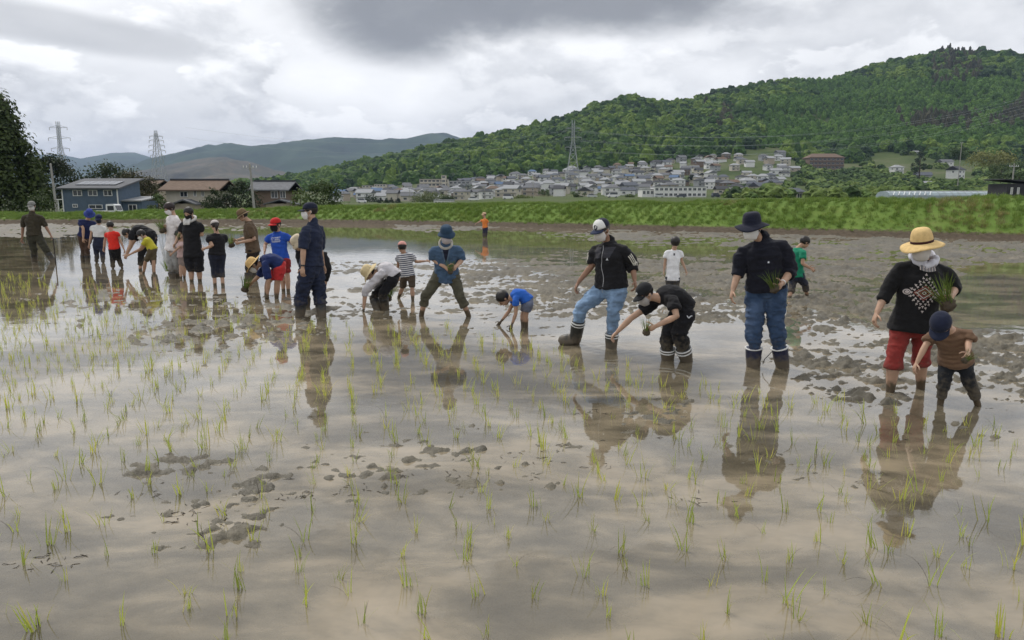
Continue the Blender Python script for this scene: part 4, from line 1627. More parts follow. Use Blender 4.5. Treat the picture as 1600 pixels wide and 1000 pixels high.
def car(label, p, rz, color, cname, van=False, group=None):
    root = link('parked_car', None, loc=p, label=label, cat='car', group=group)
    root.rotation_euler.z = rz
    body = paint('car_' + cname, color, 0.3, 0.05, 2.0, 0.6)
    b = MB()
    if van:
        shell(b, [(-1.7, 0.3), (1.65, 0.3), (1.72, 0.75), (1.6, 1.0), (1.2, 1.12), (-1.65, 1.12), (-1.72, 0.9)], 1.48)
        roof = [(-1.62, 1.12), (1.2, 1.12), (0.75, 1.78), (0.5, 1.84), (-1.4, 1.84), (-1.58, 1.74)]
    else:
        shell(b, [(-2.0, 0.3), (2.0, 0.3), (2.08, 0.6), (1.95, 0.82), (1.1, 0.96), (-1.7, 0.98), (-2.05, 0.85)], 1.68)
        roof = [(-1.65, 0.98), (1.05, 0.96), (0.35, 1.42), (0.1, 1.48), (-0.9, 1.48), (-1.2, 1.42)]
    b.build('body', body, root)
    shell(MB(), roof, 1.44 if van else 1.5, 0, 0.14).build('cabin', GLASS, root)
    top = [q for q in roof if q[1] > (1.7 if van else 1.4)]
    MB().box(((top[0][0] + top[-1][0]) / 2, 0, top[1][1] + 0.01), (abs(top[0][0] - top[-1][0]), 1.26, 0.05)).build('roof', body, root)
    for x in (-1.2, 1.2):
        for s in (-1, 1):
            wheel(root, x, s * 0.68, 0.29)
    for s in (-1, 1):
        MB().box((1.7 if van else 2.0, s * 0.5, 0.72), (0.08, 0.3, 0.16)).build('headlight', FRAME, root)
    return root


for px, Y, rz, c, cn, van, lab in (
        (794, 250, 0.1, (0.7, 0.7, 0.7), 'white', True, 'white van parked behind the bank right of orange-shirted child'),
        (957, 260, 3.2, (0.68, 0.69, 0.7), 'white', True, 'white van parked behind the bank near the navy and white cap'),
        (925, 300, 0.0, (0.45, 0.47, 0.48), 'silver', False, 'silver car behind the bank below the steel pylon'),
        (1118, 300, 0.2, (0.05, 0.06, 0.08), 'black', True, 'black van parked right of the white school'),
        (1145, 290, 3.1, (0.66, 0.67, 0.68), 'white', False, 'white car parked right of the black van'),
        (740, 280, 0.1, (0.62, 0.63, 0.64), 'white', False, 'white car behind the bank left of the orange-shirted child'),
        (1030, 300, 0.05, (0.4, 0.42, 0.44), 'silver', False, 'silver car parked before the left half of the white school'),
        (1064, 300, 3.1, (0.06, 0.07, 0.09), 'black', False, 'dark car parked before the right half of the white school'),
        (566, 300, 0.0, (0.65, 0.66, 0.67), 'white', True, 'white van behind the bank right of the rounded tree')):
    p = at(px, 318, Y)
    car(lab, (p.x, Y, tz(p.x, Y)), rz, c, cn, van)


def kei_truck():
    Y = 84.0
    p = at(166, 343, Y)
    z0 = -0.95
    root = link('small_truck', None, loc=(p.x, Y, z0), label='small white flatbed truck parked before the blue house', cat='truck')
    wh = paint('truck_white', (0.70, 0.71, 0.71), 0.35, 0.04, 2.0, 0.5)
    shell(MB(), [(0.45, 0.35), (1.62, 0.35), (1.66, 0.95), (1.42, 1.72), (1.3, 1.78), (0.5, 1.78), (0.45, 1.6)], 1.4).build('cab', wh, root)
    for s in (-1, 1):
        MB().box((0.98, s * 0.71, 1.35), (0.7, 0.03, 0.5)).build('side_window', GLASS, root)
    MB().box((1.53, 0, 1.36), (0.05, 1.2, 0.52), axes=(Vector((0.95, 0, 0.3)).normalized(), Vector((0, 1, 0)), Vector((-0.3, 0, 0.95)).normalized())).build('windscreen', GLASS, root)
    b = MB()
    b.box((-0.65, 0, 0.72), (2.0, 1.42, 0.10))
    for s in (-1, 1):
        b.box((-0.65, s * 0.70, 0.90), (2.0, 0.05, 0.30))
    b.box((-1.65, 0, 0.90), (0.05, 1.42, 0.30))
    b.build('flatbed', wh, root)
    for x in (-1.0, 1.05):
        for s in (-1, 1):
            wheel(root, x, s * 0.62, 0.28)


kei_truck()

# ================================================================== PEOPLE
def remesh(mb, voxel, smooth=4, adapt=0.0):
    """weld overlapping closed volumes into one continuous skin"""
    me = mb.mesh('tmp')
    o = bpy.data.objects.new('tmp', me)
    COL.objects.link(o)
    r = o.modifiers.new('r', 'REMESH')
    r.mode = 'VOXEL'
    r.voxel_size = voxel
    s = o.modifiers.new('s', 'SMOOTH')
    s.factor = 0.5
    s.iterations = smooth
    dg = bpy.context.evaluated_depsgraph_get()
    ev = o.evaluated_get(dg)
    m2 = ev.to_mesh()
    n = len(m2.vertices)
    V = np.empty(n * 3, np.float32)
    m2.vertices.foreach_get('co', V)
    N = np.empty(n * 3, np.float32)
    m2.vertices.foreach_get('normal', N)
    F = np.empty(len(m2.loops), np.int32)
    m2.loops.foreach_get('vertex_index', F)
    quads = len(m2.loops) == 4 * len(m2.polygons)
    F = F.reshape(-1, 4) if quads else [tuple(p.vertices) for p in m2.polygons]
    ev.to_mesh_clear()
    bpy.data.objects.remove(o)
    bpy.data.meshes.remove(me)
    return V.reshape(-1, 3).astype(float), N.reshape(-1, 3).astype(float), F


def wrinkle(V, N, amp, seed, axis=None):
    """cloth folds: broad drape plus sharper creases running round the limb"""
    P = V + seed * 3.7
    a = fbm(P * 5.5, 2, seed) * 0.9
    c = 1 - np.abs(fbm(P * np.array([7.0, 7.0, 15.0]), 2, seed + 7)) * 2.0
    c2 = 1 - np.abs(fbm(P * np.array([15.0, 15.0, 26.0]), 2, seed + 9)) * 2.0
    return V + N * (amp * (a + 0.9 * c + 0.45 * c2 - 0.55))[:, None]


SKIN = {'light': (0.43, 0.27, 0.185), 'mid': (0.36, 0.215, 0.14), 'tan': (0.27, 0.15, 0.095)}
DARK = paint('eye_dark', (0.012, 0.009, 0.008), 0.2)
LIP = paint('lip', (0.26, 0.10, 0.08), 0.5)


class Fig:
    """joints of one figure, found from where the photo shows them and from bone lengths"""
    def __init__(s, spec):
        h = s.h = spec['h']
        s.spec = spec
        yaw = R(spec.get('yaw', 0))
        s.f = Vector((math.sin(yaw), -math.cos(yaw), 0))
        s.l = Vector((math.cos(yaw), math.sin(yaw), 0))
        E = [ground(*spec['ft'][k][:2]) for k in (0, 1)]
        s.E = E
        Y = (E[0].y + E[1].y) / 2 + spec.get('dy', 0.0)
        s.base = Vector(((E[0].x + E[1].x) / 2, (E[0].y + E[1].y) / 2, 0))
        s.pel = at(*spec['pel'][:2], Y)
        s.neck = s.reach(s.pel, spec['neck'], 0.30 * h)
        s.u = (s.neck - s.pel).normalized()
        fw = s.l.cross(s.u)
        if fw.length < 0.1:
            fw = s.f
        s.fw = fw.normalized()
        s.sl = s.u.cross(s.fw).normalized()            # chest's own left
        hh = s.hh = spec.get('hh', 0.236 if h > 1.45 else 0.212)
        s.head = s.reach(s.neck, spec['head'], 0.62 * hh + 0.030 * h)
        hy = R(spec.get('hyaw', spec.get('yaw', 0)))
        hp = R(spec.get('hp', 15))
        roll = R(spec.get('roll', 0))
        hf = Vector((math.sin(hy), -math.cos(hy), 0))
        s.hl = Vector((math.cos(hy), math.sin(hy), 0))
        s.hf = hf * math.cos(hp) - Vector((0, 0, 1)) * math.sin(hp)
        s.hu = s.hl.cross(s.hf) * -1.0
        if s.hu.z < 0 and hp < 1.5:
            s.hu = -s.hu
        if roll:
            q = Matrix.Rotation(roll, 3, s.hf)
            s.hl, s.hu = q @ s.hl, q @ s.hu
        sw = spec.get('sw', 0.110) * h
        hw = 0.055 * h
        s.sh = [s.neck - s.sl * sw - s.u * 0.054 * h, s.neck + s.sl * sw - s.u * 0.054 * h]
        s.hip = [s.pel - s.sl * hw, s.pel + s.sl * hw]
        s.el, s.wr, s.kn, s.an = [], [], [], []
        for k in (0, 1):
            e = s.reach(s.sh[k], spec['el'][k], 0.175 * h)
            s.el.append(e)
            s.wr.append(s.reach(e, spec['wr'][k], 0.150 * h))
            kn = spec['kn'][k]
            ky = (s.hip[k].y + E[k].y) / 2 + (kn[2] if len(kn) > 2 else 0.0)
            s.kn.append(at(kn[0], kn[1], ky))
        for k in (0, 1):
            if k in spec.get('dry', {}):
                s.an.append(E[k] + Vector((0, 0, 0.06)))
            else:
                d = (E[k] - s.kn[k]).normalized()
                d = (d + Vector((0, 0, -0.6))).normalized()
                s.an.append(E[k] + d * (0.12 if h > 1.45 else 0.08))

    def reach(s, p, j, L):
        px, py = j[:2]
        sg = j[2] if len(j) > 2 else 0.0
        q = at(px, py, p.y)
        d = (q - p).length
        dep = math.sqrt(max(0.0, L * L - d * d)) * sg
        return at(px, py, p.y + dep)

    def along_arm(s, k, t):
        return s.sh[k].lerp(s.el[k], t) if t <= 1 else s.el[k].lerp(s.wr[k], t - 1)

    def along_leg(s, k, t):
        return s.hip[k].lerp(s.kn[k], t) if t <= 1 else s.kn[k].lerp(s.E[k], t - 1)

    def torso_pts(s, ts):
        bow = s.spec.get('bow', 0.0) * s.h
        L = (s.neck - s.pel).length
        return [s.pel + s.u * (L * t) - s.fw * (bow * math.sin(math.pi * max(0, min(1, t)))) for t in ts]


TORSO = [(-0.20, .050, .050), (-0.08, .082, .066), (0.05, .096, .070), (0.22, .090, .064), (0.40, .086, .062), (0.58, .094, .068), (0.74, .098, .070), (0.85, .084, .060), (0.94, .056, .046), (1.03, .036, .036)]


def hand(mb_palm, fingers, F, k, grip=0.25):
    h = F.h
    wr, el = F.wr[k], F.el[k]
    d = (wr - el).normalized()
    hd = F.spec.get('hd', {}).get(k)
    if hd:
        d = (d + Vector(hd)).normalized()
    inward = (F.pel.lerp(F.neck, 0.4) - wr)
    inward = inward - d * inward.dot(d)
    n = inward.normalized() if inward.length > 1e-4 else d.orthogonal().normalized()
    w = d.cross(n).normalized()
    if (w.dot(F.f)) < 0:
        w = -w                              # thumb side looks forward
    pl = 0.055 * h
    mb_palm.tube([wr - d * 0.01 * h, wr + d * 0.012 * h, wr + d * pl * 0.6, wr + d * pl], [(.014 * h, .012 * h), (.017 * h, .0115 * h), (.0235 * h, .0115 * h), (.0215 * h, .009 * h)], 12, side=w)
    fr = max(0.0046 * h, 0.0062)
    for i, (off, ln) in enumerate(((0.0155, .88), (0.0055, 1.0), (-0.0050, .94), (-0.0150, .74))):
        p = wr + d * pl * 0.86 + w * off * h
        sp = w * (off * 3.2)
        a = 0.12 + grip * 1.1 + 0.05 * i
        P, rr = [p - d * 0.008], [fr]
        for q, sgl in enumerate((0.46, 0.32, 0.24)):
            dd = (d * math.cos(a) + n * math.sin(a) + sp).normalized()
            p = p + dd * (0.050 * h * ln * sgl)
            P.append(p)
            rr.append(fr * (0.95, 0.87, 0.70)[q])
            a += 0.22 + grip * 1.25
        fingers.tube(P, rr, 6, cap=0.8)
    p = wr + d * pl * 0.30 + w * 0.017 * h
    P, rr = [p - w * 0.008 * h], [fr * 1.2]
    dd = (d * 0.62 + w * 0.75 + n * (0.15 + grip * 0.5)).normalized()
    for q, sgl in enumerate((0.030, 0.022)):
        p = p + dd * sgl * h
        P.append(p)
        rr.append(fr * (1.1, 0.8)[q])
        dd = (dd + d * 0.45 + n * grip * 0.6).normalized()
    fingers.tube(P, rr, 6, cap=0.8)
    return wr + d * pl * 1.05 + n * 0.018 * h, d, n, w


def head_shape(mb, F):
    c, hh = F.head, F.hh
    ax = (F.hl, F.hf, F.hu)

    def P(l, f, u):
        return c + F.hl * (l * hh) + F.hf * (f * hh) + F.hu * (u * hh)

    def el(l, f, u, rl, rf, ru):
        mb.ellipsoid(P(l, f, u), ax, (rl * hh, rf * hh, ru * hh), 16, 10)
    el(0, -.05, .13, .335, .41, .37)
    el(0, .10, -.16, .265, .29, .30)
    el(0, .17, -.33, .16, .17, .13)
    el(0, .20, .06, .25, .20, .13)
    for s_ in (-1, 1):
        el(s_ * .335, -.04, -.03, .045, .085, .125)
        el(s_ * .15, .22, -.13, .11, .13, .13)
    mb.tube([P(0, .36, .07), P(0, .44, -.04), P(0, .455, -.10)], [.035 * hh, .055 * hh, .062 * hh], 8)
    mb.tube([P(0, -.10, -.25), F.neck.lerp(P(0, -.10, -.3), 0.4), F.neck - F.u * 0.03 * F.h], [.20 * hh, .21 * hh, .25 * hh], 12)
    return P


def add_part(V, F_, mats, name, parent, base, attr=None, smooth=True, label=None):
    me = mesh_np(name, V - np.array(tuple(base)), F_, mats, smooth)
    if attr is not None:
        a = me.attributes.new('t', 'FLOAT', 'POINT')
        a.data.foreach_set('value', np.asarray(attr, np.float32))
    return link(name, me, parent, label=label)


def lathe(mb, prof, c, ax, seg=28, wav=None, close=True, m=0):
    """prof: (radius_l, radius_f, height) rings from the outside in"""
    rows = []
    for k, (rl, rf, z) in enumerate(prof):
        row = []
        for j in range(seg):
            a = 2 * math.pi * j / seg
            dz = wav(a, k) if wav else 0.0
            row.append(len(mb.v))
            mb.v.append(c + ax[0] * (rl * math.cos(a)) + ax[1] * (rf * math.sin(a)) + ax[2] * (z + dz))
        rows.append(row)
    for A, B in zip(rows[:-1], rows[1:]):
        for j in range(seg):
            j2 = (j + 1) % seg
            mb.face((A[j], A[j2], B[j2], B[j]), m)
    if close:
        mb.face(rows[-1], m)
    return rows


def solid(o, th):
    md = o.modifiers.new('thickness', 'SOLIDIFY')
    md.thickness = th
    md.offset = 0.0


STRAW = None


def straw_mat(name, color):
    key = ('straw', name)
    if key in MATS:
        return MATS[key]
    m, nt, b = principled(name, color, 0.8, 0.25)
    tc = nt.new('ShaderNodeTexCoord')
    w = nt.new('ShaderNodeTexWave', {'Vector': tc.outputs['Object'], 'Scale': 48.0, 'Distortion': 1.2, 'Detail': 2.0}, wave_type='BANDS', bands_direction='Z')
    n = nt.noise(tc.outputs['Object'], 30.0, 4, 0.6)
    f = nt.math('ADD', nt.math('MULTIPLY', w.outputs['Fac'], 0.35), nt.math('MULTIPLY', n, 0.65))
    nt.l.new(nt.ramp(f, [(0.25, tuple(c * 0.68 for c in color)), (0.7, tuple(min(1, c * 1.12) for c in color))]), b.inputs['Base Color'])
    bp = nt.new('ShaderNodeBump', {'Strength': 0.5, 'Distance': 0.004, 'Height': f})
    nt.l.new(bp.outputs[0], b.inputs['Normal'])
    MATS[key] = m
    return m


def make_hat(F, root, base, hat):
    kind, col = hat['kind'], hat['col']
    hh = F.hh
    tilt = R(hat.get('tilt', 6 if kind != 'cap' else 2))
    rl = R(hat.get('roll', 0))
    q = Matrix.Rotation(tilt, 3, F.hl) if True else None
    hf, hu, hl = q @ F.hf, q @ F.hu, F.hl
    if rl:
        q2 = Matrix.Rotation(rl, 3, hf)
        hl, hu = q2 @ hl, q2 @ hu
    c = F.head + F.hu * (0.16 * hh) - F.hf * (0.05 * hh) + hu * hat.get('lift', 0.0) * hh
    ax = (hl, hf, hu)
    key = '%s_%.2f_%.2f_%.2f' % ((kind,) + tuple(col))
    out = None
    if kind == 'cap':
        mat = fabric('cap_' + key, col, 0.12)
        mb = MB()
        prof = []
        for k in range(9):
            a = math.pi / 2 * k / 8.4
            prof.append((.372 * hh * math.cos(a) ** 0.80, .445 * hh * math.cos(a) ** 0.80, (.02 + .375 * math.sin(a)) * hh))
        mats = [mat]
        lathe(mb, prof, c, ax, 28)
        if hat.get('front'):
            m2 = fabric('capfront_' + key, hat['front'], 0.05)
            mats.append(m2)
            for i, f in enumerate(mb.f):
                ctr = sum((mb.v[j] for j in f), Vector()) / len(f)
                if (ctr - c).dot(hf) > 0.06 * hh:
                    mb.m[i] = 1
        out = mb.build('cap', mats, root, True, base)
        solid(out, 0.004)
        br = MB()
        rows = []
        for r_ in range(5):
            t = r_ / 4
            row = []
            for j in range(13):
                a = R(-62 + 124 * j / 12)
                x = math.sin(a) * .375 * hh * (1 + 0.02 * t)
                y = math.cos(a) * .445 * hh + t * .33 * hh * math.cos(a * 0.92) ** 0.7
                z = .015 * hh - (x / (.37 * hh)) ** 2 * .085 * hh - t * .055 * hh
                row.append(len(br.v))
                br.v.append(c + hl * x + hf * y + hu * z)
            rows.append(row)
        for A, B in zip(rows[:-1], rows[1:]):
            for j in range(12):
                br.face((A[j], A[j + 1], B[j + 1], B[j]))
        bo = br.build('brim', fabric('brim_' + key, hat.get('brim', col), 0.1), out, True, base)
        solid(bo, 0.006)
        MB().ellipsoid(c + hu * .40 * hh, ax, (.022 * hh, .022 * hh, .014 * hh), 8, 5).build('button', fabric('brim_' + key, hat.get('brim', col), 0.1), out, True, base)
        if hat.get('emblem'):
            em = MB()
            for (a0, a1, rad, wid) in hat['emblem']:
                P = []
                for j in range(9):
                    a = a0 + (a1 - a0) * j / 8
                    x, z = rad * math.cos(a), rad * math.sin(a)
                    y = math.sqrt(max(0.01, 1 - (x / .372) ** 2 - ((z + .15) / .43) ** 2)) * .445 + .012
                    P.append(c + hl * (x * hh) + hf * (y * hh) + hu * ((.165 + z) * hh))
                em.tube(P, [wid * hh * (0.5 + math.sin(math.pi * (j + 0.6) / 9.2)) for j in range(9)], 6)
            em.build('emblem', fabric('emblem_' + key, hat.get('emcol', (0.02, 0.02, 0.04)), 0.05), out, True, base)
    else:
        wide = hat.get('brim_w', 0.42)
        drop = hat.get('drop', 0.10)
        mat = straw_mat('straw_' + key, col) if kind == 'straw' else fabric('hat_' + key, col, 0.18)
        mb = MB()
        rw = random.Random(int(col[0] * 900 + F.base.x * 10))
        ph, ph2 = rw.random() * 6, rw.random() * 6
        nb = 6
        prof = []
        for k in range(nb):
            t = 1 - k / (nb - 1)
            prof.append(((.375 + wide * t) * hh, (.440 + wide * t) * hh, (-.02 - drop * t ** 1.4) * hh))
        top = hat.get('crown', .40)
        flat = hat.get('flat', 0.55)
        for k in range(1, 9):
            a = math.pi / 2 * k / 8.3
            prof.append(((.372) * hh * math.cos(a) ** flat, (.438) * hh * math.cos(a) ** flat, (top * math.sin(a)) * hh))
        wv = hat.get('wave', 0.035)
        lathe(mb, prof, c, ax, 36, wav=lambda a, k: (wv * hh * max(0, (nb - 1 - k)) / (nb - 1) * (math.sin(2 * a + ph) + 0.7 * math.sin(3 * a + ph2))))
        out = mb.build('hat', mat, root, True, base)
        solid(out, 0.005)
        if hat.get('band'):
            bd = MB()
            lathe(bd, [(.383 * hh, .449 * hh, -.01 * hh), (.385 * hh, .451 * hh, .075 * hh)], c, ax, 36, close=False)
            bo = bd.build('hat_band', fabric('band_' + key, hat['band'], 0.1), out, True, base)
            solid(bo, 0.004)
    return out


def make_hair(F, root, base, hair):
    hh = F.hh
    col = hair.get('col', (0.014, 0.011, 0.010))
    m = MATS.get(('hair', col))
    if m is None:
        m, nt, b = principled('hair', col, 0.45, 0.4)
        tc = nt.new('ShaderNodeTexCoord')
        mp = nt.new('ShaderNodeMapping', {'Vector': tc.outputs['Object'], 'Scale': (90, 90, 12)}).outputs[0]
        n = nt.noise(mp, 1.0, 4, 0.6)
        bp = nt.new('ShaderNodeBump', {'Strength': 0.8, 'Distance': 0.006, 'Height': n})
        nt.l.new(bp.outputs[0], b.inputs['Normal'])
        MATS[('hair', col)] = m
    ax = (F.hl, F.hf, F.hu)
    c = F.head + F.hu * (.13 * hh) - F.hf * (.07 * hh)
    ln = hair.get('len', 0.35)                      # how far it falls at the back, head heights below centre
    vol = 0.945 if F.spec.get('hat') else hair.get('vol', 1.0)
    mb = MB()
    nu, nv = 30, 14
    rows = []
    rs = random.Random(int(abs(F.base.x) * 100))
    for k in range(nv + 1):
        row = []
        for j in range(nu):
            a = 2 * math.pi * j / nu                # 0 = left, pi/2 = front
            front = max(0.0, math.sin(a))
            bottom = math.pi / 2 + (0.95 * (1 - front) ** 0.7 * (ln / 0.35) - 0.42 * front * hair.get('fringe', 1.0))
            th = bottom * k / nv
            rr = 1.0 + 0.035 * math.sin(9 * a + k) * (k / nv) + rs.uniform(-.018, .018)
            p = Vector((math.sin(th) * math.cos(a) * .375, math.sin(th) * math.sin(a) * .435, math.cos(th) * .415)) * (hh * vol * rr)
            if th > 1.75 and front < 0.3:
                p.x *= 0.94
            row.append(len(mb.v))
            mb.v.append(c + F.hl * p.x + F.hf * p.y + F.hu * p.z)
        rows.append(row)
    for A, B in zip(rows[:-1], rows[1:]):
        for j in range(nu):
            j2 = (j + 1) % nu
            mb.face((A[j], B[j], B[j2], A[j2]))
    o = mb.build('hair', m, root, True, base)
    solid(o, 0.008)
    if hair.get('tail'):
        t = MB()
        p0 = F.head - F.hf * .42 * hh + F.hu * .02 * hh
        dn = Vector((0, 0, -1))
        t.tube([p0 + F.hf * .1 * hh, p0 - F.hf * .08 * hh, p0 - F.hf * .05 * hh + dn * .3 * hh, p0 + dn * .62 * hh], [.09 * hh, .14 * hh, .16 * hh, .05 * hh], 10)
        t.build('ponytail', m, o, True, base)
    return o


def make_mask(F, root, base, col):
    hh = F.hh
    mat = fabric('mask_%.2f' % col[0], col, 0.06)
    mb = MB()
    nu, nv = 15, 9
    idx = []
    for k in range(nv):
        t = k / (nv - 1)
        row = []
        for j in range(nu):
            s_ = j / (nu - 1) * 2 - 1
            a = s_ * R(78) * (1 - 0.16 * abs(2 * t - 0.9))
            u = .015 - .47 * t
            bulge = 1 + .07 * math.sin(math.pi * t) * (1 - s_ * s_)
            rl = .315 * (1.0 - 0.30 * max(0, t - 0.45))
            rf = (.455 if t < 0.55 else .455 - .22 * (t - 0.55)) + (.045 * math.exp(-(s_ / .22) ** 2) * max(0, 1 - 2.2 * t))
            p = F.head + F.hl * (math.sin(a) * rl * hh * bulge) + F.hf * ((math.cos(a) * rf * bulge + .02 + .004 * math.sin(t * 22)) * hh) + F.hu * (u * hh)
            row.append(len(mb.v))
            mb.v.append(p)
        idx.append(row)
    for A, B in zip(idx[:-1], idx[1:]):
        for j in range(nu - 1):
            mb.face((A[j], A[j + 1], B[j + 1], B[j]))
    o = mb.build('mask', mat, root, True, base)
    solid(o, 0.004)
    lp = MB()
    for s_ in (0, nu - 1):
        sg = -1 if s_ == 0 else 1
        ear = F.head + F.hl * (sg * .36 * hh) - F.hf * (.10 * hh)
        lp.tube([mb.v[idx[1][s_]], ear + F.hu * .06 * hh], [.0022] * 2, 5)
        lp.tube([ear + F.hu * .06 * hh, ear - F.hu * .08 * hh], [.0022] * 2, 5)
        lp.tube([mb.v[idx[6][s_]], ear - F.hu * .08 * hh], [.0022] * 2, 5)
    lp.build('ear_loop', mat, o, False, base)


def arm_chain(F, k, t0, t1, r0, r1, n=6, rs=None):
    pts, rad = [], []
    for i in range(n + 1):
        t = t0 + (t1 - t0) * i / n
        pts.append(F.along_arm(k, t))
        rad.append((r0 + (r1 - r0) * i / n) * F.h)
    return pts, rad


def person(spec):
    F = Fig(spec)
    h, base = F.h, F.base
    vx = spec.get('vox', 0.012)
    fat = spec.get('fat', 1.0)
    skin = skin_mat('skin_%s_%.2f' % (spec.get('skin', 'light'), spec.get('mud', 0.13)), SKIN[spec.get('skin', 'light')], spec.get('mud', 0.13))
    seed = int(spec['pel'][0])
    # ---------------- body
    b = MB()
    ts = [t for t, _, _ in TORSO]
    b.tube(F.torso_pts(ts), [(a * h * fat * .82, d * h * fat * .80) for _, a, d in TORSO], 18, side=F.sl)
    P = head_shape(b, F)
    fingers = MB()
    grips = []
    _hm = spec['pants'].get('hem', 1.9)
    bare = list(_hm) if hasattr(_hm, '__len__') else [_hm, _hm]
    for k in (0, 1):
        b.tube([F.sh[k], F.sh[k].lerp(F.el[k], .45), F.el[k], F.el[k].lerp(F.wr[k], .3), F.wr[k]], [.026 * h, .0255 * h, .0225 * h, .0235 * h, .0155 * h], 12)
        grips.append(hand(b, fingers, F, k, spec.get('grip', (0.25, 0.25))[k]))
        kn, E, an = F.kn[k], F.E[k], F.an[k]
        b.tube([F.hip[k] + F.u * .02 * h, F.hip[k].lerp(kn, .4), kn, kn.lerp(E, .35), kn.lerp(E, .85) if (E - kn).length > .1 else E, an], [.044 * h, .042 * h, (.032 if bare[k] < .9 else .028) * h, (.034 if bare[k] < 1.3 else .026) * h, .024 * h, .021 * h], 14)
        if not spec.get('boots'):
            toe = an + F.f * (.13 * h) - Vector((0, 0, .02))
            b.tube([an - F.f * .03 * h, an + F.f * .05 * h, toe], [.024 * h, .025 * h, .016 * h], 10)
    V, N, Q = remesh(b, vx * 0.8, 3)
    nb = len(V)
    extra = MB()
    fm = len(fingers.f)
    extra.v, extra.f, extra.m = list(fingers.v), list(fingers.f), [0] * fm
    hh = F.hh
    ax = (F.hl, F.hf, F.hu)
    for s_ in (-1, 1):
        extra.ellipsoid(P(s_ * .145, .355, .01), ax, (.058 * hh, .03 * hh, .026 * hh), 10, 6, 1)
        extra.tube([P(s_ * .08, .395, .085), P(s_ * .15, .385, .10), P(s_ * .23, .335, .085)], [.012 * hh, .016 * hh, .010 * hh], 6, m=1)
    if not spec.get('mask'):
        extra.tube([P(-.085, .385, -.235), P(0, .415, -.228), P(.085, .385, -.235)], [.012 * hh, .022 * hh, .012 * hh], 8, m=2)
    EV = np.array([tuple(v) for v in extra.v])
    V = np.vstack([V, EV])
    faces = [tuple(int(i) for i in q) for q in Q] + [tuple(nb + i for i in f) for f in extra.f]
    me = mesh_np('person', V - np.array(tuple(base)), faces, [skin, DARK, LIP], True, [0] * len(Q) + extra.m)
    root = link('person', me, loc=base, label=spec['label'], cat='person', group='people planting rice in the paddy')
    # ---------------- trousers
    pt = spec['pants']
    hem, wid = pt.get('hem', 1.9), pt.get('w', 1.0)
    g = MB()
    topt = pt.get('top', 0.14)
    tp = [(-0.22, .060, .058), (-0.12, .090, .072), (0.0, .100, .076), (topt * 0.6, .097, .073), (topt, .092, .068)]
    g.tube(F.torso_pts([t for t, _, _ in tp]), [(a * h * fat, d * h * fat) for _, a, d in tp], 18, side=F.sl, cap=0.1)
    for k in (0, 1):
        hm = hem[k] if hasattr(hem, '__len__') else hem
        n = 9
        pts, rad = [F.hip[k] + F.u * .01 * h], [.060 * h * fat]
        for i in range(1, n + 1):
            t = hm * i / n
            r0 = np.interp(t, [0, .3, .8, 1.0, 1.3, 1.7, 2.0], [.062, .057, .0455, .0430, .0415, .0385, .0360]) * h * (1 + (wid - 1) * min(1, .35 + t * .65))
            if pt.get('tuck') and t > hm - 0.25:
                r0 = min(r0, .036 * h)
            pts.append(F.along_leg(k, t))
            rad.append(r0)
        if pt.get('roll'):
            d = (pts[-1] - pts[-2]).normalized()
            pts += [pts[-1] + d * .004, pts[-1] + d * .010, pts[-1] + d * .045]
            rad += [rad[-1] * 1.02, rad[-1] * 1.14, rad[-1] * 1.12]
        g.tube(pts, rad, 16, cap=0.05)
    V, N, Q = remesh(g, vx, 3)
    V = wrinkle(V, N, pt.get('wr', .0085) * 1.6 * h / 1.7, seed)
    pm = fabric('pants_%.3f_%.3f_%.3f' % tuple(pt['col']), pt['col'], 0.25, denim=pt.get('denim', False), splash=0.30)
    tro = add_part(V, Q, [pm], pt.get('name', 'trousers'), root, base)
    # ---------------- shirt
    st = spec['shirt']
    slv, swid = st.get('slv', 0.6), st.get('w', 1.0)
    hemt = st.get('hem', -0.05)
    g = MB()
    fl = 1.0 + max(0.0, -hemt - 0.04) * 0.9
    sec = [(hemt, .110 * fl, .090 * fl), (hemt + .02, .112 * fl, .092 * fl), (0.12, .106, .085), (0.30, .098, .077), (0.45, .099, .076), (0.60, .104, .078), (0.72, .106, .078), (0.83, .094, .068), (0.92, .066, .053), (1.00, .042, .042)]
    sec = [q for q in sec if q[0] >= hemt]
    g.tube(F.torso_pts([t for t, _, _ in sec]), [(a * h * fat * swid, d * h * fat * swid) for _, a, d in sec], 20, side=F.sl, cap=0.05)
    for k in (0, 1):
        sv = slv[k] if hasattr(slv, '__len__') else slv
        n = 7
        pts = [F.neck.lerp(F.sh[k], .48) - F.u * .016 * h, F.sh[k] - F.u * .004 * h]
        rad = [.034 * h, .0375 * h]
        for i in range(1, n + 1):
            t = sv * i / n
            r0 = np.interp(t, [0, .2, .5, .8, 1.0, 1.5, 2.0], [.0375, .0400, .0400, .0375, .0350, .0310, .0245]) * h * (1 + (st.get('sw', 1.0) - 1) * min(1, t / .45))
            pts.append(F.along_arm(k, t))
            rad.append(r0)
        g.tube(pts, rad, 14, cap=0.05)
    if st.get('collar'):
        g.tube([F.neck - F.u * .02 * h, F.neck + F.u * .02 * h, F.neck.lerp(F.head, .30)], [(.046 * h, .044 * h), (.040 * h, .040 * h), (.037 * h, .038 * h)], 14, side=F.sl, cap=0.05)
    V, N, Q = remesh(g, vx, 3)
    V = wrinkle(V, N, st.get('wr', .0080) * 1.5 * h / 1.7, seed + 3)
    tt = (V - np.array(tuple(F.pel))) @ np.array(tuple(F.u))
    key = 'shirt_%.3f_%.3f_%.3f' % tuple(st['col'])
    if st.get('stripes') or st.get('split'):
        key += '_s%d' % seed
    sm = fabric(key, st['col'], 0.18, stripes=st.get('stripes'), split=st.get('split'))
    sh = add_part(V, Q, [sm], st.get('name', 'shirt'), root, base, tt)
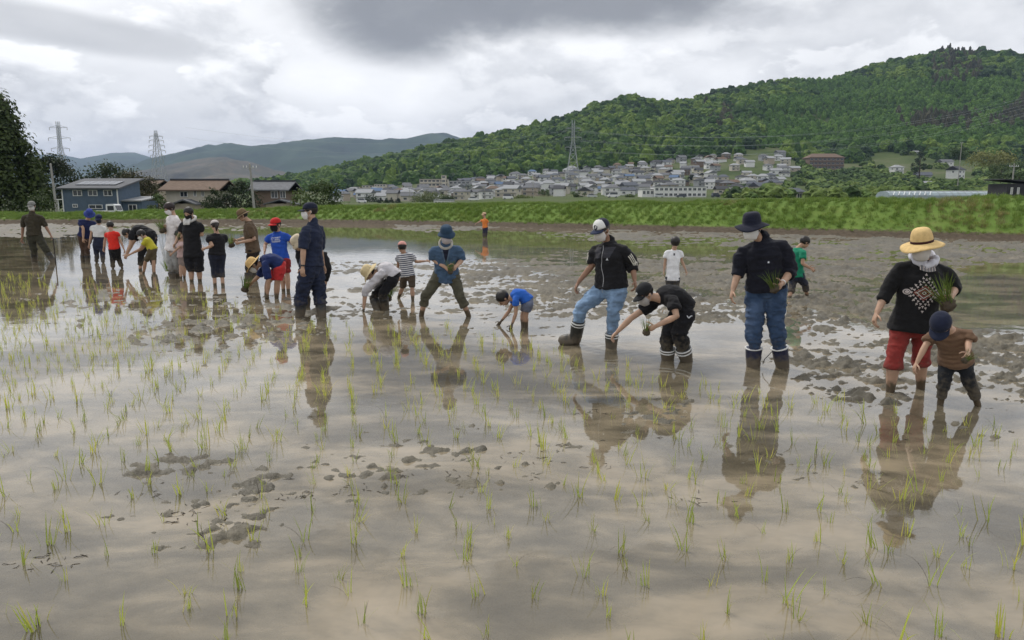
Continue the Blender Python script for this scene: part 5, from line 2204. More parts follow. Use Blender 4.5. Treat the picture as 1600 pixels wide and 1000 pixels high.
    F.shirt_tree = BVHTree.FromPolygons([Vector(v) for v in V], [tuple(int(i) for i in q) for q in Q])
    F.shirt_obj = sh
    # ---------------- boots
    bt = spec.get('boots')
    if bt:
        bm = rubber('boot_%.3f_%.3f_%.3f' % tuple(bt['col']), bt['col'])
        for k in (0, 1):
            top = bt['top'][k] if hasattr(bt['top'], '__len__') else bt['top']
            g = MB()
            pts, rad = [], []
            for i in range(7):
                t = top + (1.97 - top) * i / 6
                pts.append(F.along_leg(k, t))
                rad.append((.049 - .009 * (i / 6) ** 1.3) * h * bt.get('w', 1.0))
            an = F.an[k]
            pts.append(an + Vector((0, 0, .01)))
            rad.append(.036 * h)
            g.tube(pts, rad, 16, cap=0.05)
            toe = an + F.f * .13 * h
            if k in spec.get('dry', {}):
                tpx = spec['dry'][k]
                toe = ground(*tpx) + Vector((0, 0, .045))
                dirv = (toe - an)
                g.tube([an - dirv * .22 + Vector((0, 0, -.01)), an + dirv * .3, an + dirv * .75, toe], [.040 * h, .045 * h, .042 * h, .030 * h], 14)
            else:
                g.tube([an - F.f * .03 * h, an + F.f * .06 * h, toe], [.034 * h, .036 * h, .026 * h], 12)
            V, N, Q = remesh(g, vx, 3)
            V = wrinkle(V, N, .003, seed + 11 + k)
            bo = add_part(V, Q, [bm], 'boot', root, base)
            for ti, cw in bt.get('bands', ()):
                a, c = F.along_leg(k, top + ti), F.along_leg(k, top + ti + cw)
                r0 = (.050 - .008 * ti) * h * bt.get('w', 1.0) * 1.045
                MB().tube([a, c], [r0, r0], 20, cap=0.0).build('band', rubber('band_white', (0.62, 0.62, 0.60), 0.06), bo, True, base)
    # ---------------- head dress
    if spec.get('hair'):
        make_hair(F, root, base, spec['hair'])
    if spec.get('mask'):
        make_mask(F, root, base, spec['mask'])
    if spec.get('hat'):
        make_hat(F, root, base, spec['hat'])
    if st.get('lapel'):
        scarf(F, root, base, **st['lapel'])
    F.root, F.grips = root, grips
    return F


def scarf(F, root, base, col, r=0.018, name='neck_towel', drop=0.10, ruffle=0.0):
    """towel, hood or ruffle lying round the neck"""
    h = F.h
    mb = MB()
    P = []
    for j in range(25):
        a = 2 * math.pi * j / 24
        p = F.neck + F.sl * (math.cos(a) * .055 * h) + F.fw * (math.sin(a) * .055 * h) + F.u * ((.012 - .03 * math.sin(a)) * h)
        if ruffle:
            p += (F.u * math.sin(a * 7) + F.fw * math.cos(a * 5)) * ruffle * h
        P.append(p)
    mb.tube(P, [(r * h, r * h * 0.8)] * 25, 8)
    if drop:
        for s_ in (-1, 1):
            q = F.neck + F.fw * .066 * h + F.sl * (s_ * .022 * h)
            mb.tube([q + F.u * .02 * h, q - F.u * drop * .4 * h + F.fw * .014 * h, q - F.u * drop * h + F.fw * .022 * h], [(.026 * h, .008 * h)] * 2 + [(.022 * h, .006 * h)], 8, side=F.sl)
    return mb.build(name, fabric('towel_%.2f_%.2f' % (col[0], col[2]), col, 0.12), root, True, base)


def decal(F, name, polys, mats, centre_t, parent=None, off=0.004, side=0.0, tree=None, frame=None):
    """printed or stitched shapes laid on the front of a shirt; polys: list of (points in metres right/up as seen, material)"""
    mb = MB()
    h = F.h
    fw, sl, u = frame or (F.fw, F.sl, F.u)
    o0 = F.pel + F.u * ((F.neck - F.pel).length * centre_t) + sl * side
    tree = tree or F.shirt_tree
    for pts, m in polys:
        idx = []
        for x, y in pts:
            p = o0 + sl * x + u * y
            hit = tree.ray_cast(p + fw * 0.6, -fw, 1.2)
            q = hit[0] if hit[0] is not None else p + fw * 0.09 * h
            idx.append(len(mb.v))
            mb.v.append(q + fw * off)
        mb.face(idx, m)
    return mb.build(name, mats, parent or F.shirt_obj, False, F.base)


def gridpoly(rows, nx=5):
    """rows of (y, x0, x1) -> small quads that follow a curved surface"""
    out = []
    for (ya, a0, a1), (yb, b0, b1) in zip(rows[:-1], rows[1:]):
        for k in range(nx):
            s, t = k / nx, (k + 1) / nx
            out.append(([(a0 + (a1 - a0) * s, ya), (a0 + (a1 - a0) * t, ya), (b0 + (b1 - b0) * t, yb), (b0 + (b1 - b0) * s, yb)], 0))
    return out


def quad_strip(x0, y0, x1, y1, w):
    d = Vector((x1 - x0, y1 - y0))
    if d.length == 0:
        return []
    n = Vector((-d.y, d.x)).normalized() * w / 2
    return [(x0 - n.x, y0 - n.y), (x1 - n.x, y1 - n.y), (x1 + n.x, y1 + n.y), (x0 + n.x, y0 + n.y)]


# ---- seedlings held in hands
SEED = leaf_mat('seedling_leaf', (0.115, 0.175, 0.030), 0.35, 0.3, 0.5, 9.0)
ROOTS = paint('root_mud', (0.060, 0.045, 0.028), 0.8, 0.3, 40.0)


def bundle(label, p, size=0.16, n=46, tilt=(0, 0, 1), roots=True):
    rs = random.Random(int(abs(p.x) * 1000))
    root = link('rice_bundle', None, loc=p, label=label, cat='rice seedlings', group='bundles of rice seedlings')
    up = Vector(tilt).normalized()
    q = up.to_track_quat('Z', 'Y').to_matrix()
    mb = MB()
    for _ in range(n):
        r, an = rs.random() ** 0.5 * size * 0.24, rs.random() * 6.28
        blade(mb, (r * math.cos(an), r * math.sin(an), -size * 0.15), an + rs.uniform(-.6, .6), size * rs.uniform(0.7, 1.15), max(0.0055, size * 0.04), rs.uniform(0.1, 0.9), 0, 4, rs.uniform(0.05, 0.45))
    mb.v = [q @ v for v in mb.v]
    mb.build('leaves', SEED, root)
    if roots:
        V = ICO3 * np.array([size * .26, size * .26, size * .24]) * (1 + 0.35 * fbm(ICO3 * 3, 2, 9))[:, None] + np.array([0, 0, -size * 0.24])
        V = V @ np.array(q).T
        link('root_ball', mesh_np('root_ball', V, ICO3F, [ROOTS]), root)
    return root

# ---- the people, left to right
NAVY, BLACK = (0.015, 0.020, 0.040), (0.011, 0.011, 0.013)
WHITEM, GREYM = (0.66, 0.65, 0.64), (0.30, 0.30, 0.29)
HAIR = dict(col=(0.012, 0.010, 0.009))
MH = dict(col=(0.012, 0.010, 0.009), len=0.30)
FAR = 0.017

P1 = person(dict(label='man in olive work clothes and grey cap leaning on a stake at far left', h=1.74, yaw=10, vox=FAR, skin='tan', mud=.05,
    ft=[(54, 408.5), (83.5, 409.5)], kn=[(53, 389, -.05), (70.5, 388, -.05)], pel=(54, 370), neck=(50.5, 334), head=(49.5, 322, -.6), hp=10,
    el=[(36, 353, .3), (70.5, 352, .3)], wr=[(34.5, 372, -.6), (79, 367, -.6)], sw=.118,
    shirt=dict(col=(0.040, 0.034, 0.022), slv=1.1, hem=.06, w=1.04, collar=True), pants=dict(col=(0.034, 0.033, 0.022), hem=1.75, w=1.1, top=.2),
    boots=dict(col=(0.012, 0.012, 0.011), top=1.35), hat=dict(kind='cap', col=(0.20, 0.20, 0.19)), hair=MH, mask=(0.55, 0.54, 0.52)))
P2 = person(dict(label='person in blue bucket hat and blue shirt bending beside child in white top', h=1.62, yaw=35, vox=FAR, mud=.05,
    ft=[(130.5, 409), (137, 409.5)], kn=[(130, 388, -.08), (136, 388, -.08)], pel=(133, 368), neck=(137, 343, -.5), head=(140, 334.5, -.5), hp=35,
    el=[(130, 357, -.2), (144, 357, .5)], wr=[(130, 372, -.6), (147, 368, -.3)],
    shirt=dict(col=(0.016, 0.022, 0.075), slv=.65), pants=dict(col=(0.060, 0.036, 0.026), hem=1.8), boots=dict(col=(0.012, 0.011, 0.011), top=1.5),
    hat=dict(kind='bucket', col=(0.028, 0.050, 0.220), brim_w=.2, drop=.2, crown=.42), hair=MH))
P3 = person(dict(label='child in navy cap, white top and dark overalls next to boy in red', h=1.36, yaw=5, vox=FAR, mud=.05,
    ft=[(151, 410.5), (161.5, 411)], kn=[(151, 398), (160.5, 398)], pel=(154.5, 383), neck=(153.5, 351), head=(154.5, 342, -.7), hp=18,
    el=[(142.5, 366, .2), (164, 366, .2)], wr=[(139.5, 382, -.5), (164.5, 382, -.5)],
    shirt=dict(col=(0.60, 0.60, 0.59), slv=.55, split=((0.016, 0.020, 0.042), .22)), pants=dict(col=(0.016, 0.020, 0.042), hem=1.9, top=.4),
    hat=dict(kind='cap', col=(0.014, 0.020, 0.06)), hair=MH, mask=(0.02, 0.02, 0.025)))
P4 = person(dict(label='boy in bright red shirt and black trousers seen from behind', h=1.28, yaw=170, vox=FAR, mud=.05,
    ft=[(191, 419), (176.5, 420)], kn=[(185, 403, .06), (176, 404, .06)], pel=(179, 388), neck=(174.5, 361), head=(172.3, 353.2, .3), hp=25, hyaw=200,
    el=[(187.5, 374, .2), (164, 374, .2)], wr=[(193.5, 389, .5), (162, 387, .5)],
    shirt=dict(col=(0.60, 0.030, 0.020), slv=.5), pants=dict(col=BLACK, hem=1.85, w=1.05), hair=HAIR))
P5 = person(dict(label='man in black bending low with a straight back over child in yellow', h=1.70, yaw=-80, vox=FAR, mud=.05, bow=.05,
    ft=[(240, 421), (219, 422)], kn=[(239, 396), (221, 396)], pel=(236, 370), neck=(206.5, 362), head=(199, 365, 0), hp=65,
    el=[(207, 381, .5), (204, 382, -.3)], wr=[(199, 396, .5), (197.5, 396, -.3)],
    shirt=dict(col=BLACK, slv=.6), pants=dict(col=BLACK, hem=1.7), hair=HAIR))
P6 = person(dict(label='child in yellow-green shirt and khaki shorts reaching down to the left', h=1.22, yaw=-70, vox=FAR, mud=.06,
    ft=[(241, 429), (224, 428)], kn=[(240, 410), (227, 410)], pel=(238.5, 390), neck=(227.5, 371.5), head=(221, 367, 0), hp=40,
    el=[(222, 389, .4), (219, 389, -.4)], wr=[(204, 397, .3), (200.5, 399, -.3)],
    shirt=dict(col=(0.42, 0.38, 0.035), slv=.55), pants=dict(col=(0.095, 0.075, 0.045), hem=.85, w=1.1, name='shorts'), hair=HAIR, mask=(0.60, 0.59, 0.57), skin='mid'))
P7 = person(dict(label='youth in white T-shirt and light grey trousers holding seedlings, looking down', h=1.76, yaw=-45, vox=FAR, mud=.05,
    ft=[(270, 434), (277.5, 433)], kn=[(266, 410, -.05), (276, 410, -.05)], pel=(271, 386), neck=(271, 336), head=(264.8, 326, -.3), hp=30,
    el=[(260, 366, -.5), (283, 364, .2)], wr=[(257, 356, -.8), (270, 388, -.6)], grip=(.7, .4),
    shirt=dict(col=(0.66, 0.62, 0.61), slv=.55, hem=-.1), pants=dict(col=(0.27, 0.27, 0.26), hem=1.7, tuck=True), boots=dict(col=(0.02, 0.022, 0.022), top=1.62), hair=dict(col=(0.020, 0.010, 0.010), vol=1.08), mask=WHITEM))
P7b = person(dict(label='child in pale pink shirt half hidden between white-shirted and black-shirted youths', h=1.2, yaw=-60, vox=FAR, mud=.06,
    ft=[(283, 435.5), (288, 434.5)], kn=[(282.5, 418), (288, 418)], pel=(285, 401), neck=(283, 377), head=(280, 368, -.2), hp=30,
    el=[(279, 387, .4), (278, 388, -.4)], wr=[(271, 394, .2), (270, 395, -.3)],
    shirt=dict(col=(0.50, 0.36, 0.34), slv=.5), pants=dict(col=(0.25, 0.2, 0.18), hem=.8, name='shorts'), hair=HAIR))
P8 = person(dict(label='youth in black hooded T-shirt and knee-length black shorts, hands together', h=1.72, yaw=-12, vox=FAR, mud=.06, fat=1.0,
    ft=[(299.5, 440), (312.5, 439.5)], kn=[(298.5, 421, -.04), (311, 421, -.04)], pel=(302, 393), neck=(298, 344), head=(295, 333.5, -.5), hp=28,
    el=[(281, 366, .1), (316, 367, .2)], wr=[(274, 380, -.7), (290.5, 367.5, -1)], grip=(.4, .6),
    shirt=dict(col=BLACK, slv=.72, hem=-.16, w=1.04, sw=1.15), pants=dict(col=(0.010, 0.010, 0.013), hem=1.12, w=1.35, name='shorts'), hair=HAIR, mask=(0.012, 0.012, 0.014)))
scarf(P8, P8.root, P8.base, (0.55, 0.54, 0.52), r=.02, name='hood', drop=.05)
P9 = person(dict(label='girl in white cap and black top turned away, dark ponytail', h=1.52, yaw=-140, vox=FAR, mud=.06, hh=.205,
    ft=[(348.5, 446.5), (336, 446.5)], kn=[(346, 421, .03), (334.5, 421, .03)], pel=(339, 398), neck=(338.5, 364), head=(335.8, 353, 0), hp=20,
    el=[(347, 383, .2), (332, 384, -.2)], wr=[(347, 394, .8), (321, 388, .3)],
    shirt=dict(col=BLACK, slv=.55, hem=.0), pants=dict(col=(0.016, 0.019, 0.034), hem=1.5, w=.92, wr=.004), hat=dict(kind='cap', col=(0.50, 0.46, 0.44)), hair=dict(col=(0.02, 0.013, 0.012), tail=True)))
P10 = person(dict(label='man in brown bucket hat and brown shirt carrying seedlings in both hands', h=1.74, yaw=-75, vox=FAR, mud=.05,
    ft=[(396, 436), (388, 437)], kn=[(398, 414), (389, 414)], pel=(395, 392), neck=(389, 345), head=(379, 337, 0), hp=25,
    el=[(384, 372, .6), (398, 374, -.6)], wr=[(371, 375, .3), (375, 379, -.3)], grip=(.7, .7),
    shirt=dict(col=(0.100, 0.068, 0.042), slv=.8, sw=1.1), pants=dict(col=(0.022, 0.016, 0.015), hem=1.8), boots=dict(col=(0.015, 0.014, 0.013), top=1.5),
    hat=dict(kind='bucket', col=(0.160, 0.112, 0.060), brim_w=.27, drop=.13, crown=.46, band=(0.11, 0.075, 0.04)), hair=HAIR))
P11 = person(dict(label='boy in red cap and blue T-shirt with white lettering', h=1.50, yaw=-15, vox=.014, mud=.06,
    ft=[(443, 455), (450.5, 455.5)], kn=[(441, 428), (449, 428)], pel=(439, 406), neck=(433.5, 362), head=(430.5, 351.5, -.5), hp=8, hyaw=-25,
    el=[(414.5, 382, .2), (454, 378, .3)], wr=[(413.5, 393, -.8), (464, 388, -.5)],
    shirt=dict(col=(0.018, 0.070, 0.360), slv=.62, sw=1.12, hem=-.1), pants=dict(col=(0.22, 0.022, 0.022), hem=.95, w=1.15, name='shorts'),
    hat=dict(kind='cap', col=(0.44, 0.022, 0.022)), hair=HAIR, mask=(0.014, 0.015, 0.02)))
WPRINT = fabric('print_white', (0.62, 0.64, 0.68), 0.05)
lt = []
rs_ = random.Random(3)
for row, (y, x0, x1, hgt) in enumerate(((.052, -.028, .105, .020), (.020, .0, .085, .018), (-.008, -.085, .100, .012), (-.026, -.080, .095, .010))):
    x = x0
    while x < x1:                                   # rows of block lettering
        w = rs_.uniform(.007, .012)
        k = rs_.randrange(3)
        lt.append((quad_strip(x, y - hgt / 2, x, y + hgt / 2, .0042), 0))
        if k != 1:
            lt.append((quad_strip(x, y + hgt / 2, x + w, y + hgt / 2, .0042), 0))
        if k != 2:
            lt.append((quad_strip(x + w, y - hgt / 2, x + w, y + hgt / 2, .0042), 0))
        lt.append((quad_strip(x, y - hgt * .1, x + w, y - hgt * .1, .0042), 0))
        x += w + .006
for j in range(8):
    a = j / 8 * 6.283
    lt.append((quad_strip(-.062 + .024 * math.cos(a), .034 + .024 * math.sin(a), -.062 + .024 * math.cos(a + .7), .034 + .024 * math.sin(a + .7), .008), 0))
decal(P11, 'lettering', lt, [WPRINT], .70)
P12 = person(dict(label='person in straw hat, navy shirt and red shorts bent double, planting', h=1.58, yaw=-72, vox=.014, mud=.10, bow=.05,
    ft=[(416, 463), (432, 466)], kn=[(419, 440), (433, 444)], pel=(438, 417), neck=(408, 410, -.2), head=(396, 414, -.3), hp=52,
    el=[(404, 432, .2), (419.5, 437, -.3)], wr=[(394, 441, .2), (418, 459, -.3)], grip=(.6, .2),
    shirt=dict(col=(0.014, 0.026, 0.095), slv=.95, sw=1.1), pants=dict(col=(0.44, 0.030, 0.032), hem=.75, w=1.2, name='shorts'),
    hat=dict(kind='straw', col=(0.62, 0.42, 0.18), brim_w=.36, drop=.05, crown=.42, tilt=0), hair=HAIR, mask=(0.55, 0.54, 0.5), skin='mid'))
P13 = person(dict(label='person in cream hat and black shirt bending, mostly hidden behind navy coverall', h=1.62, yaw=-25, vox=.015, mud=.06,
    ft=[(478, 480), (499, 480)], kn=[(478, 455), (500, 455)], pel=(494, 424, 0), neck=(484, 388, -.6), head=(466, 380, -.6), hp=35, hyaw=-60,
    el=[(472, 412, -.4), (512, 418, -.3)], wr=[(474, 440, -.4), (508, 446, -.4)], sw=.15,
    shirt=dict(col=BLACK, slv=1.75), pants=dict(col=BLACK, hem=1.8), boots=dict(col=(0.015, 0.015, 0.015), top=1.4),
    hat=dict(kind='bucket', col=(0.52, 0.44, 0.32), brim_w=.10, drop=.25, crown=.40), hair=HAIR))
P14 = person(dict(label='man in navy coverall, navy cap and dark rubber boots facing left', h=1.74, yaw=-105, vox=.012, mud=.05, fat=1.0,
    ft=[(503, 494.5), (468.5, 495.5)], kn=[(499, 459), (471, 462)], pel=(487, 416), neck=(489, 349), head=(484, 330.5, 0), hp=4, hyaw=-78,
    el=[(500, 388, .6), (474, 389, -.4)], wr=[(505, 414, .6), (473, 417, -.5)], sw=.112,
    shirt=dict(col=(0.016, 0.022, 0.046), slv=1.0, hem=.02, w=1.04, sw=1.15, collar=True, name='coverall_top'), pants=dict(col=(0.0155, 0.0215, 0.045), hem=1.45, w=1.32, top=.3, name='coverall_legs', wr=.012),
    boots=dict(col=(0.022, 0.025, 0.028), top=1.25, w=.98), hat=dict(kind='cap', col=(0.012, 0.016, 0.034)), hair=MH, mask=WHITEM))
wmb = MB()
wd = (P14.wr[1] - P14.el[1]).normalized()
wmb.tube([P14.wr[1] - wd * .03, P14.wr[1] - wd * .008], [.033, .032], 14, cap=.05)
wo = wmb.build('watch', rubber('watch_black', (0.012, 0.012, 0.013), 0.0001), P14.root, True, P14.base)
P15 = person(dict(label='person in pale straw hat, white shirt and black trousers stooping with hand in water', h=1.58, yaw=-78, vox=.013, mud=.05, bow=.04,
    ft=[(590.5, 484), (602, 484)], kn=[(583, 463, .06), (598, 458, -.1)], pel=(617, 434), neck=(591, 423), head=(577.5, 427, -.2), hp=58,
    el=[(583, 446, .4), (571, 454, -.2)], wr=[(598, 452, .2), (568.5, 480, -.1)], grip=(.6, .1),
    shirt=dict(col=(0.50, 0.48, 0.50), slv=1.35, sw=1.05, hem=.08), pants=dict(col=(0.010, 0.010, 0.013), hem=1.6, top=.25, tuck=True),
    boots=dict(col=(0.012, 0.012, 0.013), top=1.25), hat=dict(kind='straw', col=(0.64, 0.52, 0.30), brim_w=.27, drop=.16, crown=.44, tilt=0), hair=HAIR))
P16 = person(dict(label='small child in pink cap and striped shirt walking away, one arm out', h=1.18, yaw=160, vox=.013, mud=.09,
    ft=[(645, 470), (622.5, 466)], kn=[(644, 450), (629, 449)], pel=(637, 430), neck=(631.5, 395), head=(628.5, 387, 0), hp=15, hyaw=190, hh=.195,
    el=[(650, 409, .3), (622.5, 410, .2)], wr=[(664, 408, .5), (621, 424, .4)],
    shirt=dict(col=(0.56, 0.56, 0.55), slv=.7, stripes=((0.030, 0.035, 0.085), .034, .45)), pants=dict(col=(0.070, 0.050, 0.034), hem=.95, w=1.1, name='shorts'),
    hat=dict(kind='cap', col=(0.60, 0.30, 0.26)), hair=HAIR, skin='mid'))
P17 = person(dict(label='woman in blue hat and denim shirt standing with legs wide apart, holding seedlings', h=1.64, yaw=4, vox=.011, mud=.11,
    ft=[(658, 494), (733, 494)], kn=[(665, 463, -.1), (719.5, 465, -.1)], pel=(697.5, 429), neck=(696.5, 382, -.6), head=(697.5, 366.5, -.8), hp=24,
    el=[(677, 405, .2), (722, 406, .2)], wr=[(695, 417, -.9), (713, 416, -.9)], grip=(.5, .7),
    shirt=dict(col=(0.052, 0.092, 0.155), slv=1.02, hem=-.16, w=1.02, sw=1.04, collar=True, wr=.011), pants=dict(col=(0.070, 0.067, 0.046), hem=1.3, w=.98, roll=True),
    hat=dict(kind='bucket', col=(0.022, 0.048, 0.085), brim_w=.15, drop=.17, crown=.40, tilt=-4, flat=.5), hair=dict(len=.5), mask=(0.45, 0.41, 0.42)))
scarf(P17, P17.root, P17.base, (0.40, 0.38, 0.34), r=.012, name='neck_scarf', drop=.0)
decal(P17, 'undershirt', gridpoly([(.10 - .02 * k, -.046 + .0042 * k, .046 - .0042 * k) for k in range(11)]), [fabric('undershirt_navy', (0.012, 0.014, 0.028))], .74, off=.007)
decal(P17, 'lapel', gridpoly([(.11 - .02 * k, -.050 + .0042 * k, -.074 + .0050 * k) for k in range(11)], 2) + gridpoly([(.11 - .02 * k, .050 - .0042 * k, .074 - .0050 * k) for k in range(11)], 2), [fabric('denim_lapel', (0.085, 0.125, 0.185))], .74, off=.009)
P18 = person(dict(label='small boy in blue T-shirt bent over with both hands in the mud', h=1.12, yaw=-75, vox=.011, mud=.09, bow=.06, hh=.205,
    ft=[(817, 510), (822.5, 511.5)], kn=[(817, 493, .02), (821, 493, -.02)], pel=(825, 472), neck=(799, 464.5), head=(786.5, 466.5, 0), hp=60,
    el=[(795, 487, .4), (806, 490, -.4)], wr=[(783, 502, .3), (800, 507, -.3)], grip=(.1, .1),
    shirt=dict(col=(0.022, 0.105, 0.430), slv=.45, hem=.05), pants=dict(col=(0.115, 0.130, 0.180), hem=.7, w=1.15, name='shorts'), hair=HAIR, skin='mid'))
P19 = person(dict(label='distant child in orange shirt and navy trousers pointing left, near the bank', h=1.28, yaw=-50, vox=.022, mud=.04,
    ft=[(755.6, 371), (759.6, 371)], kn=[(756, 363), (760, 363)], pel=(758, 355.5), neck=(757, 341.5), head=(756.4, 336, 0), hp=5,
    el=[(750.5, 345.5, -.3), (763, 348, .2)], wr=[(745, 348.5, -.3), (762, 354, .2)],
    shirt=dict(col=(0.62, 0.19, 0.045), slv=.9), pants=dict(col=(0.018, 0.022, 0.05), hem=1.85), hat=dict(kind='cap', col=(0.55, 0.38, 0.25)), hair=HAIR))
P20 = person(dict(label='man in white and navy cap, black striped track jacket and pale jeans, striding', h=1.70, yaw=-38, vox=.0105, mud=.05, fat=1.03,
    ft=[(898, 538), (955, 543.5)], kn=[(906.5, 484, -.16), (958, 487, -.08)], pel=(955, 449), neck=(951, 378, -.5), head=(940, 359.5, -.5), hp=22, hyaw=-48,
    el=[(926.5, 413, -.1), (988, 412, .3)], wr=[(904.5, 440, -.4), (991.5, 437, -.5)], dry={0: (875, 538)}, hd={0: (0, 0, -.5)},
    shirt=dict(col=BLACK, slv=(1.0, 1.45), hem=.0, w=1.08, sw=1.2, collar=True, name='track_jacket'), pants=dict(col=(0.155, 0.235, 0.350), hem=(1.45, 1.72), w=1.08, denim=True, tuck=True, wr=.011),
    boots=dict(col=(0.016, 0.018, 0.017), top=(1.30, 1.58), bands=((.02, .035), (.10, .02)), w=.98),
    hat=dict(kind='cap', col=(0.018, 0.020, 0.036), front=(0.66, 0.66, 0.64), brim=(0.024, 0.032, 0.068), emblem=[(-2.6, .6, .10, .022), (1.0, 3.2, .075, .018), (2.2, 4.2, .03, .02)]), hair=dict(col=(0.05, 0.045, 0.04), len=.3), mask=(0.58, 0.55, 0.52), skin='tan'))


def sleeve_stripes(F, k, n, t0, t1, width, gap, mat):
    for j in range(n):
        mb = MB()
        rows = []
        for i in range(17):
            t = t0 + (t1 - t0) * i / 16
            p = F.along_arm(k, t)
            d = ((F.el[k] - F.sh[k]) if t < 1 else (F.wr[k] - F.el[k])).normalized()
            out = (F.sl * (1 if k else -1) + F.fw * 0.55 - Vector((0, 0.4, 0)))
            out = (out - d * out.dot(d)).normalized()
            sv = d.cross(out).normalized()
            row = []
            for e in (-1, 1):
                q = p + out * .09 + sv * ((j - (n - 1) / 2) * gap + e * width / 2)
                hit = F.shirt_tree.ray_cast(q + out * .1, -out, .3)
                row.append(len(mb.v))
                mb.v.append((hit[0] if hit[0] is not None else p + out * .05) + out * .003)
            rows.append(row)
        for a, b in zip(rows[:-1], rows[1:]):
            mb.face((a[0], a[1], b[1], b[0]))
        mb.build('sleeve_stripe', mat, F.shirt_obj, True, F.base)


sleeve_stripes(P20, 1, 3, .30, 1.25, .011, .022, fabric('stripe_white', (0.62, 0.60, 0.52), .05))
sleeve_stripes(P20, 0, 2, .25, .95, .011, .022, fabric('stripe_white', (0.62, 0.60, 0.52), .05))
grey = fabric('jacket_yoke', (0.040, 0.040, 0.048), .1)
zp = [(quad_strip(-.014 + .012 * math.sin(k * .9), .17 - k * .045, -.014 + .012 * math.sin((k + 1) * .9), .17 - (k + 1) * .045, .007), 0) for k in range(12)]
decal(P20, 'zip', zp, [fabric('zip_grey', (0.34, 0.34, 0.36), .05)], .62, off=.005)
yk = gridpoly([(.03 + .015 * k, .006, .085 + .006 * k) for k in range(9)], 6) + gridpoly([(.03 + .015 * k, -.034, -.105 - .004 * k) for k in range(9)], 6)
decal(P20, 'yoke_panel', yk, [grey], .62, off=.0035)
decal(P20, 'logo', [([(-.012, -.011), (.012, -.011), (.004, .014)], 0), ([(-.016, -.017), (.016, -.017), (.016, -.013), (-.016, -.013)], 0)], [WPRINT], .66, side=.055, off=.008)

P21 = person(dict(label='boy in black cap, black T-shirt and black trousers bending and reaching left', h=1.52, yaw=-62, vox=.0105, mud=.05, bow=.05, hh=.215,
    ft=[(1043.5, 562), (1073, 564)], kn=[(1043, 524, -.1), (1061, 520, -.1)], pel=(1069, 484), neck=(1029, 464, -.2), head=(1008, 459.5, -.2), hp=35, hyaw=-66,
    el=[(986, 497, .2), (1057, 494, -.5)], wr=[(965, 518, .1), (1026, 509, -.4)], grip=(.3, .7),
    shirt=dict(col=BLACK, slv=.6, hem=-.02, sw=1.2), pants=dict(col=(0.0095, 0.0095, 0.012), hem=1.72, w=1.2, tuck=True, top=.2, wr=.011),
    boots=dict(col=(0.018, 0.019, 0.020), top=1.52, bands=((.02, .035), (.12, .035)), w=1.12), hat=dict(kind='cap', col=(0.013, 0.014, 0.016), emblem=[(-1.2, 1.9, .045, .02), (2.0, 5.0, .05, .02)], emcol=(0.60, 0.60, 0.58)), hair=MH, mask=(0.36, 0.34, 0.33)))
decal(P21, 'chest_print', [([(-.05 + .02 * k, -.012 + .008 * math.sin(k)), (-.034 + .02 * k, -.012), (-.034 + .02 * k, .014 + .006 * math.cos(k)), (-.05 + .02 * k, .012)], 0) for k in range(5)], [fabric('print_blue', (0.10, 0.22, 0.36), .1)], .62)
lg = MB()
lp0 = P21.hip[1].lerp(P21.kn[1], .22)
for a, b in (((-.02, .014), (-.002, -.012)), ((-.002, -.012), (.022, .012)), ((.022, .012), (.034, .010))):
    lg.bar(lp0 + Vector((a[0], -.125, a[1])), lp0 + Vector((b[0], -.125, b[1])), .009)
lg.build('logo', WPRINT, P21.root, False, P21.base)
P22 = person(dict(label='small child in white T-shirt and dark shorts seen from behind, black hair', h=1.14, yaw=175, vox=.013, mud=.04, hh=.2,
    ft=[(1056, 457.5), (1046, 457.5)], kn=[(1056, 449), (1046, 449)], pel=(1051, 433), neck=(1053, 389), head=(1055, 379.5, 0), hp=10,
    el=[(1065, 407, .2), (1039.5, 408, .2)], wr=[(1071.5, 422, .4), (1037.5, 423, .4)],
    shirt=dict(col=(0.70, 0.70, 0.71), slv=.6, sw=1.15, hem=-.12), pants=dict(col=(0.040, 0.042, 0.052), hem=1.1, w=1.2, name='shorts'), hair=dict(len=.42, vol=1.1)))
decal(P22, 'print', [([(-.018, -.02), (.018, -.02), (.014, .0), (.018, .02), (-.014, .022), (-.012, .0)], 0)], [fabric('print_dark', (0.05, 0.05, 0.06))], .82, frame=(-P22.fw, -P22.sl, P22.u))
P23 = person(dict(label='man in navy sun hat, navy sweater and blue jeans holding seedlings', h=1.76, yaw=-14, vox=.0105, mud=.05, fat=1.02,
    ft=[(1177, 573), (1222.5, 574)], kn=[(1179, 512, -.06), (1213, 510, -.06)], pel=(1197, 449), neck=(1191, 374, -.4), head=(1174.5, 355, -.7), hp=12, hyaw=-30,
    el=[(1155, 421, .1), (1236, 424, .2)], wr=[(1145.5, 452, -.5), (1222, 442.5, -.9)], grip=(.2, .6), hd={0: (0, 0, -.4)}, sw=.110,
    shirt=dict(col=(0.0095, 0.0105, 0.018), slv=(1.35, 1.35), hem=-.02, w=1.02, sw=1.12, collar=True, name='sweater', wr=.007), pants=dict(col=(0.030, 0.056, 0.110), hem=1.6, w=1.10, denim=True, tuck=True, wr=.011),
    boots=dict(col=(0.014, 0.018, 0.050), top=1.50, bands=((.0, .02),), w=.98), hat=dict(kind='bucket', col=(0.011, 0.013, 0.026), brim_w=.33, drop=.15, crown=.46, tilt=-5, roll=5, wave=.06, flat=.34), hair=MH, mask=WHITEM))
decal(P23, 'logo', [([(.010 * math.cos(a * .785), .010 * math.sin(a * .785)) for a in range(8)], 0)], [WPRINT], .60, side=.035)
wb = MB()
wd = (P23.wr[1] - P23.el[1]).normalized()
wb.tube([P23.wr[1] - wd * .022, P23.wr[1] - wd * .010], [.031, .031], 14, cap=.05)
wb.build('wristband', FRAME, P23.root, True, P23.base)
st_ = MB()
